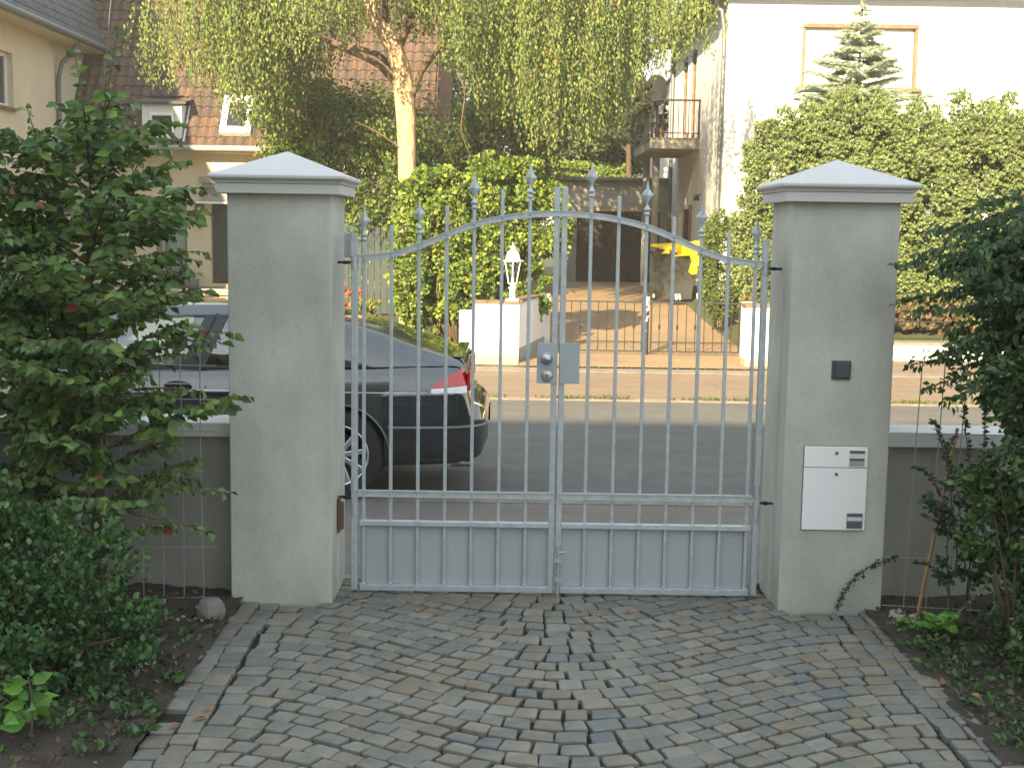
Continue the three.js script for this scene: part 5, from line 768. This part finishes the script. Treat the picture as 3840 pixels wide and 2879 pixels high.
{   // thin sprays of firethorn before the right wall, cane, fern, creeper
  const f = thing('firethorn', 'thin sprays of small leaves before the right garden wall', 'shrub', P(2.22, 0, 6.42)), L = new Leaves(81, [[0.03, 0.065, 0.022], [0.04, 0.085, 0.025], [0.05, 0.09, 0.03]]), R = rng(82), st = [];
  for (const pts of [[[0.05, 0, 0], [0, 0.35, 0], [-0.02, 0.62, 0.02], [-0.13, 0.80, 0.03], [-0.20, 0.84, 0.03]], [[0.1, 0, 0], [0.12, 0.6, 0], [0.06, 1.0, 0], [0.02, 1.22, 0], [-0.05, 1.36, 0]], [[0.1, 0, 0], [0.16, 0.7, 0], [0.15, 1.1, 0], [0.12, 1.38, 0]], [[0.05, 0.4, 0], [-0.06, 0.95, 0.02], [-0.12, 1.08, 0.02]], [[0.05, 0.3, 0], [0.02, 0.46, 0.05], [-0.06, 0.56, 0.05], [-0.16, 0.60, 0.05]], [[0.05, 0, 0], [-0.02, 0.25, 0.05], [-0.1, 0.34, 0.06], [-0.2, 0.35, 0.05]], [[0.1, 0.3, 0], [0.0, 0.8, 0.03], [-0.05, 0.88, 0.05], [-0.02, 1.0, 0.05]]]) {
    const q = pts.map((p) => V(...p)), cv = new THREE.CatmullRomCurve3(q), len = cv.getLength(); st.push(tube(q, [0.005, 0.0015], 4));
    for (let k = 0; k < len / 0.011; k++) { const u = 0.3 + 0.7 * R(), p = cv.getPoint(u), a = R() * 6.28; L.add(p, 0.018 + 0.016 * R(), V(Math.cos(a), 0.4, Math.sin(a)), 0.4); }
  }
  L.cloud(V(0.03, 0.62, 0.05), V(0.20, 0.20, 0.12), 420, 0.034, { clumps: 14 }); L.cloud(V(0.10, 0.30, 0.05), V(0.18, 0.12, 0.15), 300, 0.04, { clumps: 8 });
  mesh('stems', st, M.twig, f); L.build('foliage', LEAF, M.leaf, f);
  const c = thing('bamboo_cane', 'leaning bamboo cane stuck in the bed beside the right pillar', 'cane', P(2.10, 0, 6.50)); const a = V(0, -0.03, 0), b = V(0.17, 1.02, -0.02); mesh('cane', rod(a, b, 0.0115, 8, 0.009), M.bamboo, c); for (let i = 1; i < 6; i++) mesh('node', cyl(0.0128, 0.0128, 0.008, 0, 0, 0, 8).translate(0, 0, 0).applyQuaternion(new THREE.Quaternion().setFromUnitVectors(V(0, 1, 0), b.clone().sub(a).normalize())).translate(lerp(a.x, b.x, i / 6), lerp(a.y, b.y, i / 6), lerp(a.z, b.z, i / 6)), M.bamboo, c);
  const fe = thing('fern', 'bright green fern at the foot of the right shrub', 'fern', P(2.135, 0.03, 6.22)), FL = new Leaves(85, [[0.15, 0.36, 0.04], [0.12, 0.30, 0.03], [0.18, 0.40, 0.05]]), fst = [];
  for (const [az, el, l] of [[2.9, 0.75, 0.30], [3.6, 0.5, 0.26], [0.5, 1.5, 0.30], [1.6, 0.9, 0.24], [-0.8, 0.9, 0.22], [4.6, 0.6, 0.24], [2.2, 1.1, 0.26], [5.3, 0.9, 0.22]]) { const q = []; for (let k = 0; k <= 6; k++) { const u = k / 6; q.push(V(Math.cos(az) * l * u, l * u * el - 0.12 * u * u * (2 - el), Math.sin(az) * l * u)); } const cv = new THREE.CatmullRomCurve3(q); fst.push(tube(q, [0.003, 0.001], 4)); for (let k = 1; k < 20; k++) { const u = 0.1 + 0.9 * k / 20, p = cv.getPoint(u), tg = cv.getTangent(u); for (const s of [-1, 1]) FL.add(p, 0.06 * (1.05 - u) + 0.012, V(-tg.z * s, 0.1, tg.x * s).addScaledVector(tg, 0.3), 0.08); } }
  mesh('stalks', fst, M.twig, fe); FL.parts('leaflet', LEAFN, M.leaf, fe, 260, (p) => p.z);
  const cr = thing('creeper', 'curved creeper tendril climbing the foot of the right pillar', 'creeper', P(1.93, 0.0, 6.66)), CL = new Leaves(87, [[0.03, 0.06, 0.028], [0.022, 0.048, 0.022], [0.04, 0.075, 0.03]]);
  const cp = [[0.10, 0.315, 0.02], [0.03, 0.285, 0.006], [-0.05, 0.245, 0.004], [-0.11, 0.195, 0.004], [-0.155, 0.13, 0.004], [-0.185, 0.07, 0.004], [-0.192, 0.02, 0.006]].map((p) => V(...p)), cc = new THREE.CatmullRomCurve3(cp), R2 = rng(88); mesh('stem', tube(cp, [0.0035, 0.002], 5), M.twig, cr);
  for (let k = 0; k < 190; k++) { const u = R2(), p = cc.getPoint(u).add(V((R2() - 0.5) * 0.026, (R2() - 0.5) * 0.026, 0.004 + 0.012 * R2())); CL.add(p, 0.011 + 0.013 * R2(), V(R2() - 0.5, R2() - 0.4, 0.35), 0.4); } CL.build('leaves', LEAF, M.leaf, cr);
  // rubble and fallen leaves
  const R3 = rng(90), rub = []; for (let i = 0; i < 46; i++) { const g = new THREE.IcosahedronGeometry(0.008 + 0.014 * R3(), 0).scale(1, 0.7, 1.2).rotateY(R3() * 6).translate(1.98 + 0.16 * R3(), 0.012, -6.72 + 0.25 * (R3() - 0.3)); rub.push(g); } for (let i = 0; i < 14; i++) rub.push(new THREE.IcosahedronGeometry(0.007 + 0.008 * R3(), 0).scale(1, 0.7, 1).translate(-1.46 - 0.2 * R3(), 0.02, -6.6 + 0.3 * R3()));
  const rb = mesh('rubble', rub, std(0.42, 0.40, 0.34, { map: T.stone })); rb.userData = { kind: 'stuff', label: 'pale rubble and pebbles at the foot of the pillars', category: 'rubble' };
  const cols = [[0.30, 0.13, 0.045], [0.34, 0.24, 0.07], [0.26, 0.10, 0.04]], fl = [[-0.47, 6.52, 0, 0.06], [-0.74, 6.68, 1, 0.055], [0.62, 6.62, 2, 0.06], [-1.27, 5.02, 0, 0.06], [-1.22, 5.12, 0, 0.05], [-1.30, 4.96, 2, 0.05], [1.99, 5.42, 0, 0.08], [1.93, 5.55, 2, 0.07], [2.12, 4.95, 0, 0.06], [-1.55, 4.78, 0, 0.06], [0.35, 6.58, 2, 0.035]];
  const words = ['orange fallen leaf lying on cobbles near the left gate leaf', 'yellow fallen leaf on cobbles beside the left pillar foot', 'brown fallen leaf on cobbles near the right gate leaf', 'curled orange leaf on the left border cobbles', 'small orange leaf further up the left border cobbles', 'rusty leaf on the left border nearest the viewer', 'large orange leaf at the right edge of the cobbles', 'brown leaf at the right cobble edge behind the larger one', 'orange leaf lying in the weeds at the lower right', 'dry leaf on the soil by the seedling', 'tiny brown leaf before the middle of the gate'];
  fl.forEach(([x, Z, k, s], i) => { const m = mesh('fallen_leaf', leafGeo(0.6, 0.16, 0.25).scale(s, s, s).rotateX(-Math.PI / 2 + 0.15).rotateY(i * 1.7), std(...cols[k], { side: THREE.DoubleSide })); m.position.set(x, 0.014, -Z); tag(m, words[i], 'leaf', 'fallen leaves on the ground'); });
}

// ---------------------------------------------------------------- planting across the street
const limePal = [[0.135, 0.225, 0.02], [0.105, 0.19, 0.018], [0.175, 0.25, 0.022], [0.075, 0.14, 0.015], [0.23, 0.26, 0.022]];
bush('lime_hedge', 'bright yellow green hedge behind the white corner wall', P(-0.9, 0, 21.2), [[-0.45, 1.6, 0.25, 0.72, 1.25, 0.62, 7500], [-0.75, 1.0, 0.45, 0.36, 0.75, 0.42, 2600], [0.35, 1.75, 0.1, 0.75, 0.95, 0.6, 6500], [-0.35, 2.55, 0, 0.75, 0.42, 0.6, 3600], [0.75, 2.75, 0, 0.75, 0.50, 0.6, 4200], [1.45, 2.1, -0.1, 0.50, 0.75, 0.5, 4200], [0.1, 0.95, 0.4, 0.45, 0.5, 0.4, 2400], [1.1, 1.0, -0.2, 0.55, 0.7, 0.45, 2600]], 101, limePal, 0.075, LEAFR, M.leaf, { rc: 0.24, fill: 0.25, dir: V(-0.1, 0.1, 0.4), stem: 0.02 });
bush('red_shrub', 'red tipped shrub behind the car beside the teal fence', P(-2.75, 0, 20.4), [[0, 0.75, 0, 0.55, 0.35, 0.4, 1300], [0.35, 0.62, 0.1, 0.4, 0.3, 0.35, 900, { palette: [[0.18, 0.24, 0.04], [0.25, 0.2, 0.05], [0.12, 0.18, 0.03]] }], [-0.1, 1.05, 0, 0.45, 0.22, 0.3, 420]], 105, [[0.42, 0.07, 0.045], [0.50, 0.12, 0.07], [0.30, 0.06, 0.04], [0.16, 0.17, 0.04]], 0.075, LEAFN, M.leaf, { dir: V(0, 0.9, 0) });
bush('clipped_bush', 'rounded clipped dark green bush beside the bin', P(3.78, 0.25, 23.6), [[0, 1.12, 0, 0.46, 1.05, 0.45, 12000, { fill: 0.12, clumps: 420 }]], 107, [[0.085, 0.135, 0.022], [0.06, 0.10, 0.02], [0.11, 0.155, 0.025]], 0.05, LEAFR, M.leaf, { rc: 0.16 });
{   // tall conifer hedge
  const g = thing('tall_hedge', 'tall rounded evergreen hedge before the white house', 'hedge', P(7.5, 0.3, 22.2)), L = new Leaves(111, [[0.19, 0.27, 0.082], [0.155, 0.225, 0.07], [0.225, 0.30, 0.10], [0.13, 0.19, 0.06], [0.21, 0.235, 0.09]]), R = L.r, st = [];
  const blobs = [];
  for (let i = 0; i < 9; i++) blobs.push([-2.72 + i * 0.95, 1.95, 0.12 * Math.sin(i * 3.1), 0.98, (i === 0 ? 1.80 : 1.98) + 0.12 * Math.sin(i * 2.1), 0.95]);
  blobs.push([-2.85, 1.1, 0.2, 0.70, 1.15, 0.7]);
  for (const [x, y, z, rx, ry, rz] of blobs) {
    const K = 340, cl = []; for (let i = 0; i < K; i++) { const d = V(R() - 0.5, R() - 0.5, R() - 0.5).normalize(); if (d.z < -0.5) d.z *= -1; const q = i % 3 ? 0.90 + 0.10 * R() : 0.66 + 0.2 * R(); cl.push([V(x + d.x * rx * q, y + d.y * ry * q, z + d.z * rz * q), d]); }
    for (let i = 0; i < 17000; i++) { const [c, d] = cl[Math.floor(R() * K)], e = V(R() - 0.5, R() - 0.5, R() - 0.5).normalize().multiplyScalar(0.17 * Math.sqrt(R())); const p = c.clone().add(e).addScaledVector(d, 0.05); if (p.y < 0.15) continue; L.add(p, 0.052 + 0.04 * R(), d.clone().add(V(0, 0.5, 0)), 0.6); }
    for (let k = 0; k < 5; k++) { const sx = x + (R() - 0.5) * rx; st.push(rod(V(sx, -0.1, 0.3 + (R() - 0.5) * 0.6), V(sx + (R() - 0.5) * 0.3, 1.6, (R() - 0.5) * 0.4), 0.035, 6, 0.02)); }
    for (let k = 0; k < 160; k++) { const sx = x + (R() - 0.5) * rx * 2, sz = 0.75 * Math.sqrt(R()); L.add(V(sx, 0.05 + 0.5 * R(), sz), 0.14, V(R() - 0.5, 0.9, 0.2), 0.5, [[0.16, 0.11, 0.05], [0.12, 0.09, 0.04]]); }
  }
  mesh('stems', st, M.bark, g); L.build('foliage', SPRIG, M.leaf, g);
}
{   // blue spruce
  const g = thing('blue_spruce', 'small blue spruce rising above the tall hedge before the shuttered window', 'tree', P(6.27, 0.4, 24.3)), L = new Leaves(121, [[0.30, 0.37, 0.27], [0.25, 0.32, 0.23], [0.36, 0.42, 0.31], [0.21, 0.27, 0.18]]), R = rng(122), br = [];
  mesh('trunk', rod(V(0, -0.3, 0), V(0.02, 5.85, 0), 0.075, 8, 0.008), M.bark, g);
  for (let y = 2.2; y < 5.72; y += 0.20) {
    const len = Math.max(0.07, (5.85 - y) * 0.60), n = y > 5.4 ? 5 : 9;
    for (let k = 0; k < n; k++) { const az = k / n * 6.283 + y * 7 + R() * 0.5, l = len * (0.55 + 0.62 * R()), off = (R() - 0.5) * 0.22, lift = 0.05 + 0.4 * R(), pts = []; for (let i = 0; i <= 5; i++) { const u = i / 5; pts.push(V(Math.cos(az) * l * u, y + off + lift * u * l - 0.22 * l * u * u * (u < 0.8 ? 1 : 0.8) + R() * 0.02, Math.sin(az) * l * u)); } br.push(tube(pts, [0.014, 0.004], 4)); const cv = new THREE.CatmullRomCurve3(pts);
      const m = Math.round(l / 0.028); for (let i = 1; i <= m; i++) { const u = i / m, p = cv.getPoint(u), tg = cv.getTangent(u); L.add(p, 0.085, tg, 0.35); if (u > 0.12) for (const s of [-1, 1]) { const sl = 0.22 * l * (1.15 - u); for (let q = 0; q < Math.ceil(sl / 0.05); q++) { const v = q * 0.05 + 0.02; L.add(p.clone().add(V(-tg.z * s * v + tg.x * v * 0.6, -0.12 * v + 0.01, tg.x * s * v + tg.z * v * 0.6)), 0.075, V(-tg.z * s + tg.x * 0.7, 0.05, tg.x * s + tg.z * 0.7), 0.35); } } } }
  }
  for (let k = 0; k < 14; k++) L.add(V(0.02, 5.45 + k * 0.03, 0), 0.08, V((R() - 0.5) * 1.2, 1, (R() - 0.5) * 1.2), 0.3);
  mesh('branches', br, M.bark, g); L.build('crown', NEEDLE, M.needle, g);
}
{   // weeping birch
  const B = P(-1.98, 0.1, 24), g = thing('birch_tree', 'tall weeping birch with pale trunk behind the bright hedge', 'tree', B), R = rng(131), L = new Leaves(132, [[0.118, 0.182, 0.030], [0.090, 0.152, 0.026], [0.15, 0.205, 0.034], [0.070, 0.125, 0.024], [0.17, 0.195, 0.036]]), tw = [];
  const lim = [];
  mesh('trunk', tube([V(0.08, -0.2, 0), V(0.03, 1.5, 0), V(0.0, 2.9, 0), V(-0.03, 3.9, 0.0), V(-0.12, 4.7, 0), V(-0.26, 5.1, 0), V(-0.6, 5.7, 0.05), V(-0.9, 6.8, 0), V(-1.0, 8.6, 0.1)], [0.22, 0.185, 0.17, 0.165, 0.19, 0.15, 0.11, 0.08, 0.03], 12), M.barkBirch, g);
  const limb = (pts, r) => { const q = pts.map((p) => V(...p)); lim.push(tube(q, [r, r * 0.3], 7)); return q; };
  limb([[-0.15, 4.35, 0], [-0.5, 4.75, 0.1], [-1.2, 5.05, 0.3], [-2.2, 5.5, 0.6], [-3.6, 5.9, 1.0]], 0.06); limb([[-0.1, 4.55, 0], [-0.5, 4.95, -0.1], [-1.4, 5.2, -0.2], [-2.8, 5.9, -0.6], [-4.4, 6.0, -0.6]], 0.06);
  limb([[0.08, 4.2, 0], [0.22, 4.6, 0.05], [0.5, 4.95, 0.2], [1.4, 5.9, 0.6], [2.8, 6.5, 1.0]], 0.06); limb([[-0.2, 5.0, 0], [0.3, 6.0, 0.2], [1.4, 7.2, 0], [3.2, 7.6, -0.4]], 0.08); limb([[-0.4, 5.4, 0], [-0.3, 6.6, 0.8], [0.2, 7.6, 1.6], [1.0, 8.0, 2.2]], 0.06); limb([[0.05, 3.15, 0.05], [-0.2, 3.35, 0.1], [-0.5, 3.55, 0.2], [-0.9, 3.75, 0.2]], 0.025); limb([[0.9, 4.7, 0.2], [1.05, 4.3, 0.3], [1.0, 3.6, 0.3], [1.15, 3.2, 0.3]], 0.02); limb([[1.4, 5.0, 0.3], [2.6, 5.9, 0.9], [4.0, 6.2, 1.0]], 0.04);
  mesh('limbs', lim, std(0.16, 0.12, 0.085, { map: T.bark, roughness: 1 }), g);
  const env = [[-7.4, 4.6], [-6.4, 4.35], [-5.4, 4.3], [-4.95, 3.7], [-4.4, 3.4], [-3.9, 4.3], [-3.2, 5.2], [-2.4, 5.7], [-1.7, 5.5], [-0.9, 4.4], [-0.2, 3.6], [0.5, 3.2], [1.1, 3.3], [1.7, 3.7], [2.3, 4.5], [2.9, 5.0], [3.5, 4.9]], low = (x) => { for (let i = 1; i < env.length; i++) if (x <= env[i][0]) { const a = env[i - 1], b = env[i]; return lerp(a[1], b[1], (x - a[0]) / (b[0] - a[0])); } return 5.2; };
  for (let c = 0; c < 330; c++) {
    const x = -7.1 + 10.6 * R(), dz = (R() - 0.5) * 5.6, edge = 1 - Math.pow((x + 1.6) / 5.6, 2); if (edge < 0.08 || Math.abs(dz) > 2.8 * Math.sqrt(edge)) continue;
    const yt0 = 5.3 + 3.6 * Math.sqrt(edge) * R(), yb0 = Math.max(low(x) + 0.5 * Math.abs(R() - 0.3) * 2, yt0 - 2.6), ns = 9;
    for (let s = 0; s < ns; s++) {
      const sx = x + (R() - 0.5) * 0.75, sz = dz + (R() - 0.5) * 0.75, yt = yt0 + (R() - 0.3) * 0.6, yb = Math.max(low(sx), yb0 + (R() - 0.35) * 0.7); if (yb > yt - 0.2) continue;
      const sway = (R() - 0.5) * 0.3, n = Math.round((yt - yb) / 0.05); if (R() < 0.35) tw.push(rod(V(sx - B.x, yt - B.y, sz), V(sx - B.x + sway, yb - B.y, sz), 0.004, 3));
      for (let k = 0; k < n; k++) { const u = k / n, y = lerp(yt, yb, u); if (y > 6.9 && R() < 0.5) continue; L.add(V(sx - B.x + sway * u + (R() - 0.5) * 0.12, y - B.y + (R() - 0.5) * 0.05, sz + (R() - 0.5) * 0.12), 0.052 + 0.03 * R(), V((R() - 0.5) * 0.7, -1, (R() - 0.5) * 0.7), 0.35, R() < 0.006 ? [[0.30, 0.17, 0.04]] : undefined); }
    }
  }
  mesh('hanging_twigs', tw, M.twig, g); L.build('crown', LEAF, M.leaf, g);
}
function tree(name, label, base, blobs, seed, pal, leaf, o = {}) {
  const g = thing(name, label, 'tree', base), L = new Leaves(seed, pal), R = rng(seed + 3), br = [];
  const top = Math.max(...blobs.map((b) => b[1])); mesh('trunk', tube([V(0, -0.4, 0), V(0.1, top * 0.4, 0), V(-0.05, top * 0.75, 0), V(0, top, 0)], [o.r || 0.2, (o.r || 0.2) * 0.3], 8), M.bark, g);
  for (const [x, y, z, rx, ry, rz, n] of blobs) { L.cloud(V(x, y, z), V(rx, ry, rz), n, leaf, { rc: 0.25, ...o }); for (let i = 0; i < 3; i++) br.push(rod(V(0, y * 0.86, 0), V(x + (R() - 0.5) * rx, y + (R() - 0.5) * ry, z + (R() - 0.5) * rz), 0.03, 5, 0.008)); }
  mesh('limbs', br, M.bark, g); L.build('crown', o.geo || LEAF, M.leaf, g); return g;
}
const midPal = [[0.075, 0.11, 0.026], [0.055, 0.085, 0.022], [0.10, 0.135, 0.03], [0.04, 0.065, 0.02]], deepPal = [[0.075, 0.125, 0.03], [0.058, 0.10, 0.027], [0.10, 0.155, 0.034], [0.115, 0.17, 0.036]];
tree('hazel_tree', 'leafy hazel between the left pillar and the birch trunk', P(-3.7, 0.2, 26.8), [[0, 2.6, 0, 1.5, 1.6, 1.1, 7000], [0.6, 3.8, -0.3, 1.5, 1.2, 1.1, 5500], [-0.8, 3.9, 0, 1.2, 1.2, 1.0, 4500], [0.2, 1.3, 0.2, 1.2, 1.0, 0.9, 4000], [1.1, 1.9, 0.4, 0.8, 1.3, 0.7, 3500]], 141, [[0.15, 0.225, 0.036], [0.115, 0.185, 0.032], [0.195, 0.26, 0.042], [0.09, 0.15, 0.029]], 0.095, { dir: V(0, -0.6, 0) });
tree('yew_tree', 'dark evergreen tree behind the birch trunk', P(0.0, 0.4, 29.5), [[-0.2, 3.4, 0, 1.7, 1.8, 1.4, 7500], [-1.6, 3.0, 0, 1.8, 1.8, 1.2, 6500], [1.5, 4.9, -0.5, 1.35, 1.7, 1.2, 6500], [0.2, 5.6, -1, 2.4, 1.5, 1.4, 7000], [-0.6, 1.4, 0.5, 1.7, 1.2, 0.9, 5000]], 145, deepPal, 0.10);
tree('maple_tree', 'broad tree filling the gap behind the garage', P(2.2, 0.5, 42.5), [[-0.6, 4.6, 0, 2.4, 2.2, 1.5, 9000], [1.0, 4.0, 0.4, 1.1, 1.6, 1.0, 5500], [-3.0, 5.5, 0, 3.2, 2.8, 1.8, 7000], [1.0, 6.6, -0.3, 1.3, 1.7, 1.2, 5500], [-1, 8.0, -1, 3.2, 2.2, 1.8, 6500]], 149, [[0.085, 0.125, 0.028], [0.065, 0.10, 0.025], [0.11, 0.145, 0.032], [0.05, 0.075, 0.022]], 0.16);
tree('lime_tree', 'tall pale green tree at the back above the cream house end', P(-6, 0.5, 50), [[0, 6.5, 0, 4.5, 3.6, 2, 8000], [3, 5.5, 0, 3.5, 3.2, 2, 6500], [-4, 7, 0, 4, 3, 2, 5000]], 153, midPal, 0.18);
tree('pine_tree', 'pine with open crown between birch and white house', P(3.35, 0.4, 39.8), [[-0.3, 6.6, 0, 0.8, 1.0, 0.7, 1800], [0.2, 5.4, 0.3, 0.7, 0.7, 0.6, 1200], [-0.6, 4.6, 0, 0.9, 0.5, 0.7, 1500], [0.3, 8.0, 0, 1.2, 1.0, 0.9, 2200]], 157, [[0.06, 0.085, 0.03], [0.08, 0.10, 0.035], [0.045, 0.065, 0.025]], 0.16, { geo: NEEDLE, r: 0.12 });
bush('garage_bush', 'light green bush growing above the garage roof line', P(2.5, 3.2, 41.2), [[0, 0.45, 0, 1.5, 0.55, 0.5, 3800], [-1.2, 0.5, 0, 1.0, 0.7, 0.5, 2200]], 161, limePal, 0.10, LEAF, M.leaf, {});
{   // grass tufts along the far kerb
  const L = new Leaves(171, [[0.09, 0.12, 0.03], [0.13, 0.14, 0.04], [0.07, 0.10, 0.025]]), q = rng(172); for (let i = 0; i < 420; i++) { const x = -4 + 10 * q(); if (n2(x * 2, 3) < 0.46) continue; for (let k = 0; k < 4; k++) L.add(P(x + (q() - 0.5) * 0.06, -0.02, 15.40 + (q() - 0.5) * 0.09), 0.03 + 0.03 * q(), V((q() - 0.5) * 1.4, 0.7, (q() - 0.5) * 1.4), 0.3); }
  for (let i = 0; i < 160; i++) { const x = -1 + 6 * q(); L.add(P(x, -0.005, 18.62 + (q() - 0.5) * 0.08), 0.03 + 0.03 * q(), V((q() - 0.5) * 1.4, 0.8, (q() - 0.5) * 1.4), 0.3); }
  const m = L.build('kerb_grass', LEAFN, M.leaf); m.userData = { kind: 'stuff', label: 'short grass tufts along the far kerb', category: 'grass' };
}
scene.fog = new THREE.FogExp2(0xfff8ec, 0.0014);
renderer.render(scene, camera);
